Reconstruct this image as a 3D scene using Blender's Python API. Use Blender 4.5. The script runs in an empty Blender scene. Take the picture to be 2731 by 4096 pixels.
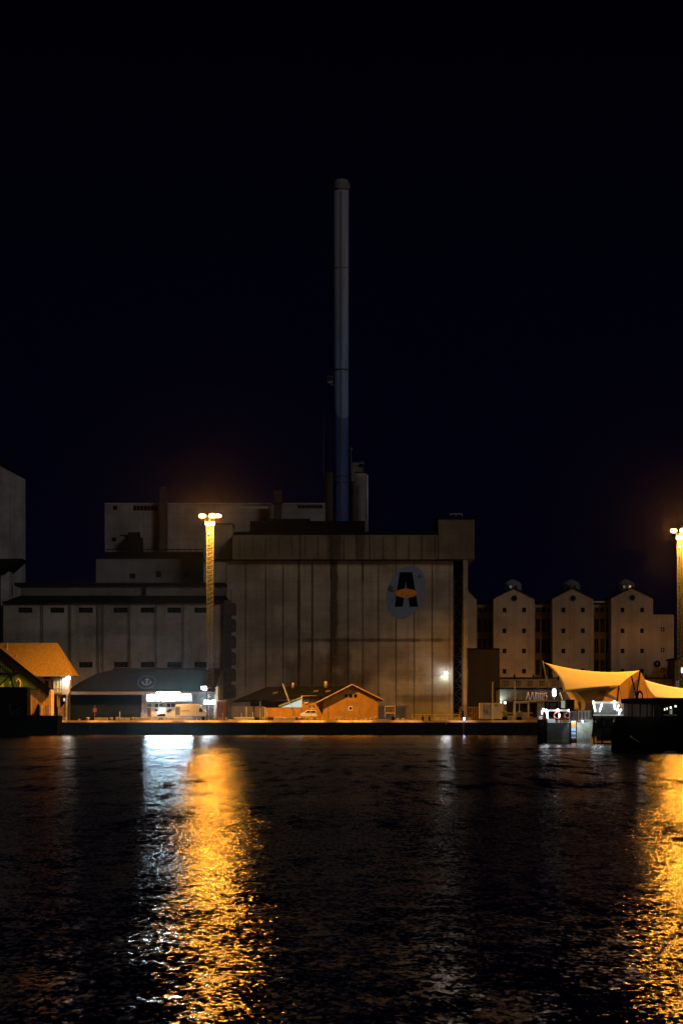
import bpy, bmesh, math, random
from mathutils import Vector, Matrix
random.seed(7)
R = math.radians
S = bpy.context.scene
COL = S.collection

# ------------------------------------------------------------------ camera
CAMZ = 3.24
F = 9671.0            # focal length in photo pixels (85 mm on a 36 mm high frame)
CX, HY = 1365.5, 2870.0
cd = bpy.data.cameras.new('camera')
cam = bpy.data.objects.new('camera', cd); COL.objects.link(cam)
cam.location = (0, 0, CAMZ); cam.rotation_euler = (R(90), 0, 0)
cd.sensor_fit = 'VERTICAL'; cd.sensor_height = 36; cd.sensor_width = 24
cd.lens = F / 4096 * 36
cd.shift_y = (HY - 2048) / 4096
cd.clip_start = 0.5; cd.clip_end = 6000
S.camera = cam

# ------------------------------------------------------------------ world / night sky
w = bpy.data.worlds.new('World'); S.world = w; w.use_nodes = True
nt = w.node_tree; nt.nodes.clear()
tc = nt.nodes.new('ShaderNodeTexCoord'); sep = nt.nodes.new('ShaderNodeSeparateXYZ')
cr = nt.nodes.new('ShaderNodeValToRGB'); bg = nt.nodes.new('ShaderNodeBackground'); out = nt.nodes.new('ShaderNodeOutputWorld')
nt.links.new(tc.outputs['Generated'], sep.inputs[0]); nt.links.new(sep.outputs['Z'], cr.inputs[0])
nt.links.new(cr.outputs[0], bg.inputs[0]); nt.links.new(bg.outputs[0], out.inputs[0])
e = cr.color_ramp.elements
e[0].position = 0.0; e[0].color = (0.05, 0.055, 0.42, 1)
e[1].position = 0.34; e[1].color = (0.022, 0.022, 0.085, 1)
n = e.new(0.14); n.color = (0.04, 0.042, 0.36, 1)
bg.inputs[1].default_value = 0.009

# ------------------------------------------------------------------ the one distant light: faint night glow of moon and town
sd = bpy.data.lights.new('moon', 'SUN'); sd.energy = 0.32; sd.angle = R(14); sd.color = (1.0, 0.88, 0.77)
so = bpy.data.objects.new('moon', sd); COL.objects.link(so)
so.rotation_euler = (R(62), 0, R(34)); so.location = (40, -40, 120)

S.render.engine = 'CYCLES'
S.view_settings.view_transform = 'Standard'; S.view_settings.look = 'None'
S.view_settings.exposure = 0; S.view_settings.gamma = 1; S.view_settings.use_curve_mapping = False
cy = S.cycles
cy.use_denoising = True; cy.denoiser = 'OPENIMAGEDENOISE'; cy.denoising_input_passes = 'RGB_ALBEDO_NORMAL'; cy.denoising_prefilter = 'ACCURATE'
cy.max_bounces = 4; cy.diffuse_bounces = 2; cy.glossy_bounces = 3; cy.transmission_bounces = 3; cy.volume_bounces = 0
cy.sample_clamp_indirect = 3.0; cy.sample_clamp_direct = 0
cy.pixel_filter_type = 'BLACKMAN_HARRIS'; cy.filter_width = 1.5
cy.caustics_reflective = False; cy.caustics_refractive = False
cy.use_light_tree = True

# ------------------------------------------------------------------ pixel -> metres at a given distance
def X(px, Y): return (px - CX) * Y / F
def Z(py, Y): return CAMZ + (HY - py) * Y / F
QZ = 2.5
QY = 461.0

# ------------------------------------------------------------------ mesh builder
class MB:
    def __init__(s): s.v = []; s.f = []
    def add(s, vs, fs):
        b = len(s.v); s.v += [tuple(v) for v in vs]; s.f += [tuple(i + b for i in f) for f in fs]; return s
    def box(s, x0, x1, y0, y1, z0, z1):
        if x0 > x1: x0, x1 = x1, x0
        if y0 > y1: y0, y1 = y1, y0
        if z0 > z1: z0, z1 = z1, z0
        return s.add([(x0,y0,z0),(x1,y0,z0),(x1,y1,z0),(x0,y1,z0),(x0,y0,z1),(x1,y0,z1),(x1,y1,z1),(x0,y1,z1)],
                     [(0,3,2,1),(4,5,6,7),(0,1,5,4),(1,2,6,5),(2,3,7,6),(3,0,4,7)])
    def pbox(s, px0, px1, py0, py1, Y, d):          # box whose front face fills these photo pixels at distance Y
        return s.box(X(px0,Y), X(px1,Y), Y, Y+d, Z(py0,Y), Z(py1,Y))
    def prism(s, pts, y0, y1):                       # polygon in XZ extruded along Y
        n = len(pts)
        a = sum(pts[i][0]*pts[(i+1)%n][1]-pts[(i+1)%n][0]*pts[i][1] for i in range(n))
        if a < 0: pts = pts[::-1]
        vs = [(x,y0,z) for x,z in pts] + [(x,y1,z) for x,z in pts]
        fs = [tuple(range(n)), tuple(range(2*n-1, n-1, -1))]
        for i in range(n):
            j = (i+1) % n; fs.append((i, i+n, j+n, j))
        return s.add(vs, fs)
    def pprism(s, pts, Y, d): return s.prism([(X(a,Y), Z(b,Y)) for a,b in pts], Y, Y+d)
    def slab(s, pts, th):                            # 3D polygon thickened along its normal
        p = [Vector(q) for q in pts]; nrm = (p[1]-p[0]).cross(p[2]-p[0]).normalized()*th
        n = len(p); vs = p + [q-nrm for q in p]
        fs = [tuple(range(n)), tuple(range(2*n-1, n-1, -1))] + [(i, i+n, (i+1)%n+n, (i+1)%n) for i in range(n)]
        return s.add(vs, fs)
    def tube(s, a, b, r, r2=None, n=8, cap=True):
        a = Vector(a); b = Vector(b); r2 = r if r2 is None else r2
        d = (b-a).normalized(); u = d.orthogonal().normalized(); w = d.cross(u)
        vs = []
        for c, rr in ((a,r),(b,r2)):
            for i in range(n):
                t = 2*math.pi*i/n; vs.append(c + (u*math.cos(t)+w*math.sin(t))*rr)
        fs = [(i, (i+1)%n, (i+1)%n+n, i+n) for i in range(n)]
        if cap: fs += [tuple(range(n-1,-1,-1)), tuple(range(n,2*n))]
        return s.add(vs, fs)
    def lathe(s, cx, cy_, prof, n=32):               # prof = [(r,z)...] bottom to top
        vs = []; fs = []
        for r, z in prof:
            for i in range(n):
                t = 2*math.pi*i/n; vs.append((cx+r*math.cos(t), cy_+r*math.sin(t), z))
        for k in range(len(prof)-1):
            for i in range(n):
                j = (i+1) % n; fs.append((k*n+i, k*n+j, (k+1)*n+j, (k+1)*n+i))
        fs += [tuple(range(n-1,-1,-1)), tuple(range((len(prof)-1)*n, len(prof)*n))]
        return s.add(vs, fs)
    def ball(s, c, rx, ry, rz, n=12, m=8):
        vs = []; fs = []
        for k in range(1, m):
            p = math.pi*k/m
            for i in range(n):
                t = 2*math.pi*i/n
                vs.append((c[0]+rx*math.sin(p)*math.cos(t), c[1]+ry*math.sin(p)*math.sin(t), c[2]-rz*math.cos(p)))
        for k in range(m-2):
            for i in range(n):
                j = (i+1) % n; fs.append((k*n+i, k*n+j, (k+1)*n+j, (k+1)*n+i))
        vs += [(c[0],c[1],c[2]-rz), (c[0],c[1],c[2]+rz)]; a = (m-1)*n
        for i in range(n):
            j = (i+1) % n; fs.append((a, j, i)); fs.append((a+1, (m-2)*n+i, (m-2)*n+j))
        return s.add(vs, fs)
    def torus(s, c, Rr, r, axis='Y', n=24, m=8):
        vs = []; fs = []
        for i in range(n):
            t = 2*math.pi*i/n
            for k in range(m):
                p = 2*math.pi*k/m; q = Rr + r*math.cos(p); h = r*math.sin(p)
                if axis == 'Y': vs.append((c[0]+q*math.cos(t), c[1]+h, c[2]+q*math.sin(t)))
                elif axis == 'Z': vs.append((c[0]+q*math.cos(t), c[1]+q*math.sin(t), c[2]+h))
        for i in range(n):
            for k in range(m): fs.append((i*m+k, i*m+(k+1)%m, ((i+1)%n)*m+(k+1)%m, ((i+1)%n)*m+k))
        return s.add(vs, fs)
    def wall(s, x0, x1, z0, z1, y, openings, reveal=0.35, back=None):
        """front face at y with real openings, each with four reveal faces; body behind when back is given"""
        xs = sorted({x0, x1, *[min(max(v, x0), x1) for o in openings for v in o[:2]]})
        zs = sorted({z0, z1, *[min(max(v, z0), z1) for o in openings for v in o[2:]]})
        for i in range(len(xs)-1):
            for k in range(len(zs)-1):
                a, b, c, d = xs[i], xs[i+1], zs[k], zs[k+1]
                mx, mz = (a+b)/2, (c+d)/2
                if any(o[0] < mx < o[1] and o[2] < mz < o[3] for o in openings): continue
                s.add([(a,y,c),(b,y,c),(b,y,d),(a,y,d)], [(0,1,2,3)])
        for a, b, c, d in openings:
            q = y+reveal
            s.add([(a,y,c),(b,y,c),(b,y,d),(a,y,d),(a,q,c),(b,q,c),(b,q,d),(a,q,d)],
                  [(0,4,5,1),(1,5,6,2),(2,6,7,3),(3,7,4,0)])
        if back is not None:
            s.add([(x0,y,z0),(x1,y,z0),(x1,y,z1),(x0,y,z1),(x0,back,z0),(x1,back,z0),(x1,back,z1),(x0,back,z1)],
                  [(0,3,7,4),(1,5,6,2),(3,2,6,7),(4,7,6,5)])
        return s

def rects(Y, L):   # photo-pixel rectangles -> metres (x0,x1,z0,z1)
    return [(X(a,Y), X(b,Y), Z(d,Y), Z(c,Y)) for a, b, c, d in L]

# ------------------------------------------------------------------ objects
def thing(name, label, cat, loc, group=None):
    o = bpy.data.objects.new(name, None); COL.objects.link(o); o.location = loc
    o['label'] = label; o['category'] = cat
    if group: o['group'] = group
    return o
def origin(o):
    v = Vector((0,0,0))
    while o is not None: v += o.location; o = o.parent
    return v
def mesh(name, mb, mat, parent=None, loc=None, smooth=False, bevel=0):
    base = origin(parent) if parent else Vector((0,0,0))
    if loc is not None: base = Vector(loc)
    me = bpy.data.meshes.new(name)
    me.from_pydata([tuple(Vector(v)-base) for v in mb.v], [], mb.f); me.update()
    bm = bmesh.new(); bm.from_mesh(me)
    bmesh.ops.recalc_face_normals(bm, faces=bm.faces); bm.to_mesh(me); bm.free()
    if smooth:
        for p in me.polygons: p.use_smooth = True
    me.materials.append(mat)
    o = bpy.data.objects.new(name, me); COL.objects.link(o)
    if parent: o.parent = parent
    elif loc is not None: o.location = loc
    if bevel:
        m = o.modifiers.new('bevel', 'BEVEL'); m.width = bevel; m.segments = 2; m.limit_method = 'ANGLE'
    return o
def tag(o, label, cat, group=None):
    o['label'] = label; o['category'] = cat
    if group: o['group'] = group
    return o
def struct(o): o['kind'] = 'structure'; return o
def copy_tree(o, parent=None):
    c = o.copy(); COL.objects.link(c)
    if parent: c.parent = parent
    for ch in o.children: copy_tree(ch, c)
    return c
def word(txt, x0, x1, z0, z1, y, mb, dep=0.12, strut=0.0):
    """lettering as solid mesh, fitted into the given rectangle"""
    cu = bpy.data.curves.new('lettering', 'FONT'); cu.body = txt; cu.extrude = 0.5; cu.align_x = 'LEFT'; cu.offset = strut
    o = bpy.data.objects.new('lettering', cu); COL.objects.link(o)
    dg = bpy.context.evaluated_depsgraph_get(); me = o.evaluated_get(dg).to_mesh()
    vs = [v.co.copy() for v in me.vertices]; fs = [tuple(p.vertices) for p in me.polygons]
    a = min(v.x for v in vs); b = max(v.x for v in vs); c = min(v.y for v in vs); d = max(v.y for v in vs)
    mb.add([(x0+(v.x-a)/(b-a)*(x1-x0), y-(v.z+0.5)*dep, z0+(v.y-c)/(d-c)*(z1-z0)) for v in vs], fs)
    bpy.data.objects.remove(o, do_unlink=True); bpy.data.curves.remove(cu)

# ------------------------------------------------------------------ materials
class NB:
    def __init__(s, name):
        s.m = bpy.data.materials.new(name); s.m.use_nodes = True; s.t = s.m.node_tree; s.t.nodes.clear()
        s.out = s.n('ShaderNodeOutputMaterial'); s.b = s.n('ShaderNodeBsdfPrincipled'); s.l(s.b.outputs[0], s.out.inputs[0])
        g = s.n('ShaderNodeNewGeometry'); s.pos = g.outputs['Position']
    def n(s, t): return s.t.nodes.new(t)
    def l(s, a, b): s.t.links.new(a, b)
    def math(s, op, a, b=None, clamp=False):
        m = s.n('ShaderNodeMath'); m.operation = op; m.use_clamp = clamp
        for i, v in enumerate((a, b)):
            if v is None: continue
            if isinstance(v, (int, float)): m.inputs[i].default_value = v
            else: s.l(v, m.inputs[i])
        return m.outputs[0]
    def scaled(s, sc, off=(0,0,0)):
        m = s.n('ShaderNodeMapping'); m.inputs['Scale'].default_value = sc; m.inputs['Location'].default_value = off; s.l(s.pos, m.inputs[0]); return m.outputs[0]
    def noise(s, sc, detail=3, rough=0.55, off=(0,0,0), dist=0.0):
        t = s.n('ShaderNodeTexNoise'); s.l(s.scaled(sc, off), t.inputs['Vector']); t.inputs['Scale'].default_value = 1
        t.inputs['Detail'].default_value = detail; t.inputs['Roughness'].default_value = rough; t.inputs['Distortion'].default_value = dist
        return t
    def rng(s, v, a, b, c=0.0, d=1.0, smooth=True):
        m = s.n('ShaderNodeMapRange'); m.interpolation_type = 'SMOOTHSTEP' if smooth else 'LINEAR'
        s.l(v, m.inputs[0])
        for i, q in enumerate((a,b,c,d)): m.inputs[i+1].default_value = q
        return m.outputs[0]
    def mix(s, f, a, b, mode='MIX'):
        m = s.n('ShaderNodeMix'); m.data_type = 'RGBA'; m.blend_type = mode
        for i, v in ((0,f),(6,a),(7,b)):
            if isinstance(v, (int,float)): m.inputs[i].default_value = v
            elif isinstance(v, tuple): m.inputs[i].default_value = (*v[:3], 1)
            else: s.l(v, m.inputs[i])
        return m.outputs[2]
def rgb(c): return (c, c, c) if isinstance(c, (int, float)) else c
def plain(name, col, rough=0.6, metal=0.0, var=0.25, sc=1.5, bump=0.0):
    k = NB(name); col = rgb(col)
    nz = k.noise((sc, sc, sc), 4, 0.6)
    f = k.rng(nz.outputs['Fac'], 0.3, 0.7, 0, 1)
    c = k.mix(f, tuple(v*(1-var) for v in col), tuple(min(1, v*(1+var)) for v in col))
    k.l(c, k.b.inputs['Base Color']); k.b.inputs['Roughness'].default_value = rough; k.b.inputs['Metallic'].default_value = metal
    if max(col) < 0.02: k.b.inputs['Specular IOR Level'].default_value = 0.0
    if bump:
        b = k.n('ShaderNodeBump'); b.inputs['Strength'].default_value = bump; b.inputs['Distance'].default_value = 0.05
        k.l(nz.outputs['Fac'], b.inputs['Height']); k.l(b.outputs[0], k.b.inputs['Normal'])
    return k.m
def emis(name, col, st, base=0.12, lamp=False):
    k = NB(name)
    if not lamp: k.m.cycles.emission_sampling = 'NONE'
    k.b.inputs['Base Color'].default_value = (base, base, base, 1)
    k.b.inputs['Emission Color'].default_value = (*col, 1); k.b.inputs['Emission Strength'].default_value = st
    return k.m
def concrete(name, col, streak=0.5, stains=(), blotch=0.35, courses=0.0, joints=(), rough=0.9, tint=(0.55,0.42,0.30)):
    """weathered concrete: run-off streaks, blotches, fine grain, named stains (cx,cz,halfw,halfh,strength) in metres"""
    k = NB(name); col = rgb(col)
    st = k.noise((1.6, 1.6, 0.045), 4, 0.65)
    st2 = k.noise((0.55, 0.55, 0.03), 3, 0.6, (31, 0, 7))
    bl = k.noise((0.09, 0.09, 0.13), 5, 0.6, (5, 5, 3))
    gr = k.noise((5.5, 5.5, 5.5), 2, 0.7)
    c = k.mix(k.rng(bl.outputs['Fac'], 0.32, 0.68), tuple(v*(1-blotch) for v in col), tuple(v*(1+blotch*0.6) for v in col))
    dark = tuple(v*t for v, t in zip(col, tint))
    c = k.mix(k.math('MULTIPLY', k.rng(st.outputs['Fac'], 0.5, 0.75), streak), c, dark)
    c = k.mix(k.math('MULTIPLY', k.rng(st2.outputs['Fac'], 0.48, 0.72), streak*0.8), c, dark)
    sp = k.n('ShaderNodeSeparateXYZ'); k.l(k.pos, sp.inputs[0])
    wob = k.noise((0.35, 0.35, 0.2), 4, 0.6, (11, 2, 9))
    wv = k.math('MULTIPLY', k.math('SUBTRACT', wob.outputs['Fac'], 0.5), 1.6)
    for cx, cz, hw, hh, s_ in stains:
        ax = k.math('ABSOLUTE', k.math('SUBTRACT', sp.outputs['X'], cx)); az = k.math('ABSOLUTE', k.math('SUBTRACT', sp.outputs['Z'], cz))
        fx = k.rng(k.math('ADD', k.math('DIVIDE', ax, hw), wv), 0.45, 1.25, 1, 0)
        fz = k.rng(k.math('ADD', k.math('DIVIDE', az, hh), wv), 0.45, 1.25, 1, 0)
        c = k.mix(k.math('MULTIPLY', k.math('MULTIPLY', fx, fz), s_), c, tuple(v*0.35 for v in dark))
    if courses:
        z = k.math('FRACT', k.math('DIVIDE', sp.outputs['Z'], courses))
        ln = k.rng(k.math('ABSOLUTE', k.math('SUBTRACT', z, 0.5)), 0.44, 0.5)
        c = k.mix(k.math('MULTIPLY', ln, 0.35), c, dark)
    c = k.mix(1.0, c, k.mix(k.rng(gr.outputs['Fac'], 0.25, 0.75), (0.78,)*3, (1.2,)*3), 'MULTIPLY')
    k.l(c, k.b.inputs['Base Color']); k.b.inputs['Roughness'].default_value = rough
    k.b.inputs['Specular IOR Level'].default_value = 0.25
    return k.m
def boards(name, col, pitch=0.25, axis='X', rough=0.7, var=0.3):
    k = NB(name); sp = k.n('ShaderNodeSeparateXYZ'); k.l(k.pos, sp.inputs[0])
    q = k.math('DIVIDE', sp.outputs[axis], pitch)
    gap = k.rng(k.math('ABSOLUTE', k.math('SUBTRACT', k.math('FRACT', q), 0.5)), 0.40, 0.49)
    wn = k.n('ShaderNodeTexWhiteNoise'); wn.noise_dimensions = '1D'; k.l(k.math('FLOOR', q), wn.inputs['W'])
    nz = k.noise((1.2,)*3, 4)
    col = rgb(col)
    c = k.mix(wn.outputs[0], tuple(v*(1-var) for v in col), tuple(v*(1+var) for v in col))
    c = k.mix(k.rng(nz.outputs['Fac'], 0.3, 0.7, 0, 0.5), c, tuple(v*0.55 for v in col))
    c = k.mix(k.math('MULTIPLY', gap, 0.75), c, tuple(v*0.2 for v in col))
    k.l(c, k.b.inputs['Base Color']); k.b.inputs['Roughness'].default_value = rough; k.b.inputs['Specular IOR Level'].default_value = 0.1
    return k.m
def bricks(name, c1, c2, mortar, sc=4.2):
    k = NB(name)
    sp = k.n('ShaderNodeSeparateXYZ'); k.l(k.pos, sp.inputs[0]); cb = k.n('ShaderNodeCombineXYZ')
    k.l(k.math('ADD', sp.outputs['X'], sp.outputs['Y']), cb.inputs[0]); k.l(sp.outputs['Z'], cb.inputs[1])
    b = k.n('ShaderNodeTexBrick'); k.l(cb.outputs[0], b.inputs['Vector']); b.inputs['Scale'].default_value = sc
    b.inputs['Color1'].default_value = (*c1,1); b.inputs['Color2'].default_value = (*c2,1); b.inputs['Mortar'].default_value = (*mortar,1)
    nz = k.noise((0.7,)*3, 5); c = k.mix(k.rng(nz.outputs['Fac'], 0.3, 0.7, 0, 0.6), b.outputs[0], tuple(v*0.5 for v in c1))
    k.l(c, k.b.inputs['Base Color']); k.b.inputs['Roughness'].default_value = 0.9
    return k.m

SOD = (1.0, 0.42, 0.045)       # high-pressure sodium
COLD = (0.80, 0.92, 1.0)
M = {}
M['black'] = plain('black_painted_steel', 0.006, 0.6)
M['tar'] = concrete('tarred_quay_face', (0.010, 0.011, 0.011), 0.6, rough=0.85)  # near-black colour stands in for the quay face being unlit
M['roofdark'] = plain('dark_roof_felt', 0.010, 0.85, sc=0.6)
M['glassdark'] = plain('dark_window_glass', (0.012, 0.013, 0.014), 0.3)
M['steel'] = plain('galvanised_steel', 0.42, 0.45, 0.3)
M['paintwhite'] = plain('white_paint', 0.72, 0.5, var=0.12)
M['vanwhite'] = plain('white_car_paint', 0.75, 0.25, var=0.06)
M['rubber'] = plain('black_rubber', 0.012, 0.8)
M['wood'] = plain('weathered_timber', (0.32, 0.2, 0.11), 0.8)
M['orange_ring'] = plain('orange_lifebuoy_plastic', (0.75, 0.12, 0.03), 0.45)
M['ground'] = plain('quay_asphalt', 0.12, 0.9, sc=0.35, var=0.4)
M['kerb'] = concrete('kerb_stone', (0.62, 0.52, 0.34), 0.7, [(-60+9.7*i, 2.6, 1.5+i%3, 3, 0.9) for i in range(20)], blotch=0.6)
M['block'] = concrete('pale_concrete_block', (0.5, 0.46, 0.38), 0.3)

# ------------------------------------------------------------------ setting: water, ground
def water_mat():
    k = NB('harbour_water')
    k.b.inputs['Base Color'].default_value = (0.0015, 0.002, 0.003, 1); k.b.inputs['IOR'].default_value = 1.333
    def slope(sc, off, det, ro, dist=0.0):
        t = k.noise(sc, det, ro, off, dist); s_ = k.n('ShaderNodeSeparateColor'); k.l(t.outputs['Color'], s_.inputs[0])
        return k.math('SUBTRACT', s_.outputs[0], 0.5), k.math('SUBTRACT', s_.outputs[1], 0.5)
    a = slope((12.0, 4.2, 1), (3, 7, 0), 3, 0.6, 0.3)      # ripples
    b = slope((2.2, 1.1, 1), (13, 2, 0), 2, 0.5)           # wavelets
    c = slope((0.10, 0.16, 1), (5, 9, 0), 2, 0.5)           # slow swell
    gust = k.noise((0.012, 0.035, 1), 3, 0.5, (1, 3, 0))    # calmer and rougher patches
    sp = k.n('ShaderNodeSeparateXYZ'); k.l(k.pos, sp.inputs[0])
    lee = k.rng(sp.outputs['Y'], 120, 430, 1.0, WLEE, False)    # sheltered water under the far quay
    g = k.math('MULTIPLY', k.rng(gust.outputs['Fac'], 0.35, 0.65, 0.75, 1.15), lee)
    def comb(i, ka, kb, kc):
        s1 = k.math('MULTIPLY', a[i], ka); s2 = k.math('MULTIPLY', b[i], kb); s3 = k.math('MULTIPLY', c[i], kc)
        return k.math('MULTIPLY', k.math('ADD', k.math('ADD', s1, s2), s3), g)
    nx = comb(0, WX[0], WX[1], WX[2]); ny = comb(1, WY[0], WY[1], WY[2])
    e1 = slope((0.8, 0.085, 1), (41, 3, 0), 2, 0.6); e2_ = slope((0.25, 0.03, 1), (7, 31, 0), 2, 0.5)    # wave groups
    ny = k.math('ADD', ny, k.math('MULTIPLY', k.math('ADD', e1[0], e2_[0]), k.math('MULTIPLY', k.rng(sp.outputs['Y'], 30, 120, 0.1, WE, False), g)))
    # at grazing angles the facets that face the viewer hide the others: weight the slopes that way for any viewpoint
    geo = k.n('ShaderNodeNewGeometry'); si = k.n('ShaderNodeSeparateXYZ'); k.l(geo.outputs['Incoming'], si.inputs[0])
    hl_ = k.math('MAXIMUM', k.math('SQRT', k.math('ADD', k.math('MULTIPLY', si.outputs[0], si.outputs[0]), k.math('MULTIPLY', si.outputs[1], si.outputs[1]))), 0.001)
    hx_ = k.math('DIVIDE', si.outputs[0], hl_); hy_ = k.math('DIVIDE', si.outputs[1], hl_)
    s_al = k.math('ADD', k.math('MULTIPLY', nx, hx_), k.math('MULTIPLY', ny, hy_))
    d2 = slope((6.1, 2.9, 1), (23, 17, 0), 2, 0.6)
    s2 = k.math('MULTIPLY', k.math('MULTIPLY', d2[0], WG), g)
    Lm = k.math('SQRT', k.math('ADD', k.math('MULTIPLY', s_al, s_al), k.math('MULTIPLY', s2, s2)))
    f_ = k.rng(si.outputs[2], 0.0, 0.13, 1.0, 0.10, False)
    ad = k.math('MULTIPLY', f_, k.math('SUBTRACT', Lm, s_al))
    nx = k.math('ADD', nx, k.math('MULTIPLY', hx_, ad)); ny = k.math('ADD', ny, k.math('MULTIPLY', hy_, ad))
    cb = k.n('ShaderNodeCombineXYZ'); k.l(nx, cb.inputs[0]); k.l(ny, cb.inputs[1]); cb.inputs[2].default_value = 1
    nm = k.n('ShaderNodeVectorMath'); nm.operation = 'NORMALIZE'; k.l(cb.outputs[0], nm.inputs[0])
    gl = k.n('ShaderNodeBsdfGlossy'); gl.distribution = 'BECKMANN'; gl.inputs["Roughness"].default_value = 0.14; k.l(nm.outputs[0], gl.inputs['Normal'])
    fr = k.n('ShaderNodeFresnel'); fr.inputs['IOR'].default_value = 1.30; k.l(nm.outputs[0], fr.inputs['Normal'])
    k.b.inputs['Specular IOR Level'].default_value = 0; mx = k.n('ShaderNodeMixShader'); k.l(fr.outputs[0], mx.inputs[0])
    k.l(k.b.outputs[0], mx.inputs[1]); k.l(gl.outputs[0], mx.inputs[2]); k.l(mx.outputs[0], k.out.inputs[0])
    return k.m
WX = (0.66, 0.20, 0.03); WY = (0.40, 0.20, 0.04); WE = 0.30; WLEE = 0.7; WG = 0.48
wm = MB().add([(-900,-60,0),(900,-60,0),(900,QY+1,0),(-900,QY+1,0)], [(0,1,2,3)])
struct(mesh('water', wm, water_mat()))
gm = MB().add([(-900,QY+0.6,QZ),(900,QY+0.6,QZ),(2500,3000,QZ),(-2500,3000,QZ)], [(0,1,2,3)])
struct(mesh('ground', gm, M['ground']))
qm = MB().box(-900, 900, QY+0.25, QY+1.2, -6, QZ-0.02)
for i in range(-46, 60):                                  # vertical fender timbers and sheet-pile ribs
    x = i*2.4; qm.box(x-0.16, x+0.16, QY, QY+0.27, -1, QZ-0.35)
struct(mesh('quay_wall', qm, M['tar']))
kb = MB()
for i in range(-35, 60):
    x = i*2.0; b4 = len(kb.v); kb.box(x+0.02, x+1.98, QY-0.02, QY+0.75, QZ-0.2, QZ+0.2)
    for q in range(b4, len(kb.v)):
        v_ = kb.v[q]
        if v_[1] < QY+0.1 and v_[2] > QZ: kb.v[q] = (v_[0], QY+0.42, v_[2])
struct(mesh('quay_kerb', kb, M['kerb'], bevel=0.03))

# ------------------------------------------------------------------ main grain silo
Y0 = 540.0
mpx = lambda p: X(p, Y0)
st = [(mpx(1336), Z(2420,Y0), 0.9, 13, 0.95), (mpx(1196), Z(2480,Y0), 0.35, 16, 0.8), (mpx(1250), Z(2480,Y0), 0.25, 16, 0.7),
      (mpx(1450), Z(2290,Y0), 0.22, 3.2, 0.8),
      (mpx(1500), Z(2561,Y0), 19, 0.42, 0.75), (mpx(1240), Z(2700,Y0), 7.5, 5.0, 0.65), (mpx(1390), Z(2740,Y0), 5.5, 3.2, 0.7),
      (mpx(1690), Z(2795,Y0), 8, 1.0, 0.6), (mpx(1600), Z(2700,Y0), 5, 1.6, 0.35), (mpx(1350), Z(2620,Y0), 3.0, 4.0, 0.7)]
joints = [813, 905, 982, 1063, 1132, 1194, 1248, 1324, 1392, 1450, 1513, 1583, 1656, 1728, 1797, 1812]
for j in joints[1:-2]:
    st.append((mpx(j), Z(2500,Y0), 0.30, 18, 0.30))
M['silo'] = concrete('stained_silo_concrete', (0.325, 0.285, 0.235), 0.5, st, courses=2.1)
M['silo_top'] = concrete('gallery_cladding', (0.165, 0.15, 0.11), 0.6,
    [(X(1340,538), Z(2190,538), 1.9, 4, 0.8), (X(1440,538), Z(2190,538), 1.1, 4, 0.5), (X(1200,538), Z(2180,538), 0.4, 4, 0.6)])
silo = thing('grain_silo', 'huge panelled concrete grain silo with an overhanging top gallery and an oval emblem', 'silo', (mpx(1350), Y0, QZ))
mb = MB()
for a, b in zip(joints[:-1], joints[1:]):
    mb.box(mpx(a)+0.06, mpx(b)-0.06, Y0, Y0+1.2, QZ-0.5, Z(2243,Y0))
mb.box(mpx(813), mpx(1812), Y0+0.7, Y0+34, QZ-0.5, Z(2240,Y0)-0.02)
mesh('wall', mb, M['silo'], silo)
mb = MB(); yg = 538.2
mb.pbox(930, 1752, 2140, 2237, yg, 34); mb.pbox(1752, 1897, 2077, 2236, yg-0.15, 30)
for p in range(960, 1890, 52): mb.pbox(p, p+1.6, 2144, 2236, yg-0.24, 0.2)
mesh('gallery', mb, M['silo_top'], silo)
mb = MB(); mb.pbox(932, 1752, 2127, 2139.5, yg+0.1, 34.2); mb.pbox(1750, 1899, 2066, 2076.6, yg-0.4, 30.8)
mb.pbox(1000, 1460, 2084, 2127, yg+12, 16); mb.pbox(1080, 1240, 2075, 2085, yg+14, 8)
mesh('roof', mb, M['roofdark'], silo)
mb = MB(); mb.tube((X(1797,545),545,Z(2056,545)), (X(1850,545),545,Z(2056,545)), 0.12)
for p in (1800, 1823, 1847): mb.tube((X(p,545),545,Z(2056,545)), (X(p,545),545,Z(2068,545)), 0.06)
mesh('roof_rail', mb, M['steel'], silo)
mb = MB(); mb.pbox(813, 1812, 2237.2, 2242.5, Y0-0.5, 0.8)
mesh('cornice', mb, M['roofdark'], silo)
# support column and enclosed stair on the right
mb = MB(); mb.pbox(1852, 1870, 2236.5, 2818, yg+0.3, 1.6)
for py in (2301, 2355, 2430, 2510, 2590, 2667, 2745): mb.pbox(1850.5, 1871.5, py, py+2, yg+0.15, 1.9)
mesh('column', mb, concrete('column_concrete', (0.33,0.28,0.22), 0.4), silo)
mb = MB(); mb.pbox(1814, 1851, 2237.5, 2868, Y0+3, 10)
mesh('stair_shaft', mb, M['black'], silo)
mb = MB(); M['stairsteel'] = plain('stair_steel', 0.10, 0.6)
for i in range(22):
    y = 2300+i*25
    a, b = (1818, 1846) if i % 2 else (1846, 1818)
    mb.tube((X(a,Y0), Y0+1.4, Z(y,Y0)), (X(b,Y0), Y0+1.4, Z(y+25,Y0)), 0.09); mb.pbox(1816, 1848, y+24, y+25.5, Y0+1.3, 1.5)
mb.tube((X(1817,Y0),Y0+1.4,Z(2300,Y0)),(X(1817,Y0),Y0+1.4,QZ),0.1); mb.tube((X(1848,Y0),Y0+1.4,Z(2300,Y0)),(X(1848,Y0),Y0+1.4,QZ),0.1)
mesh('stair', mb, M['stairsteel'], silo)
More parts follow.
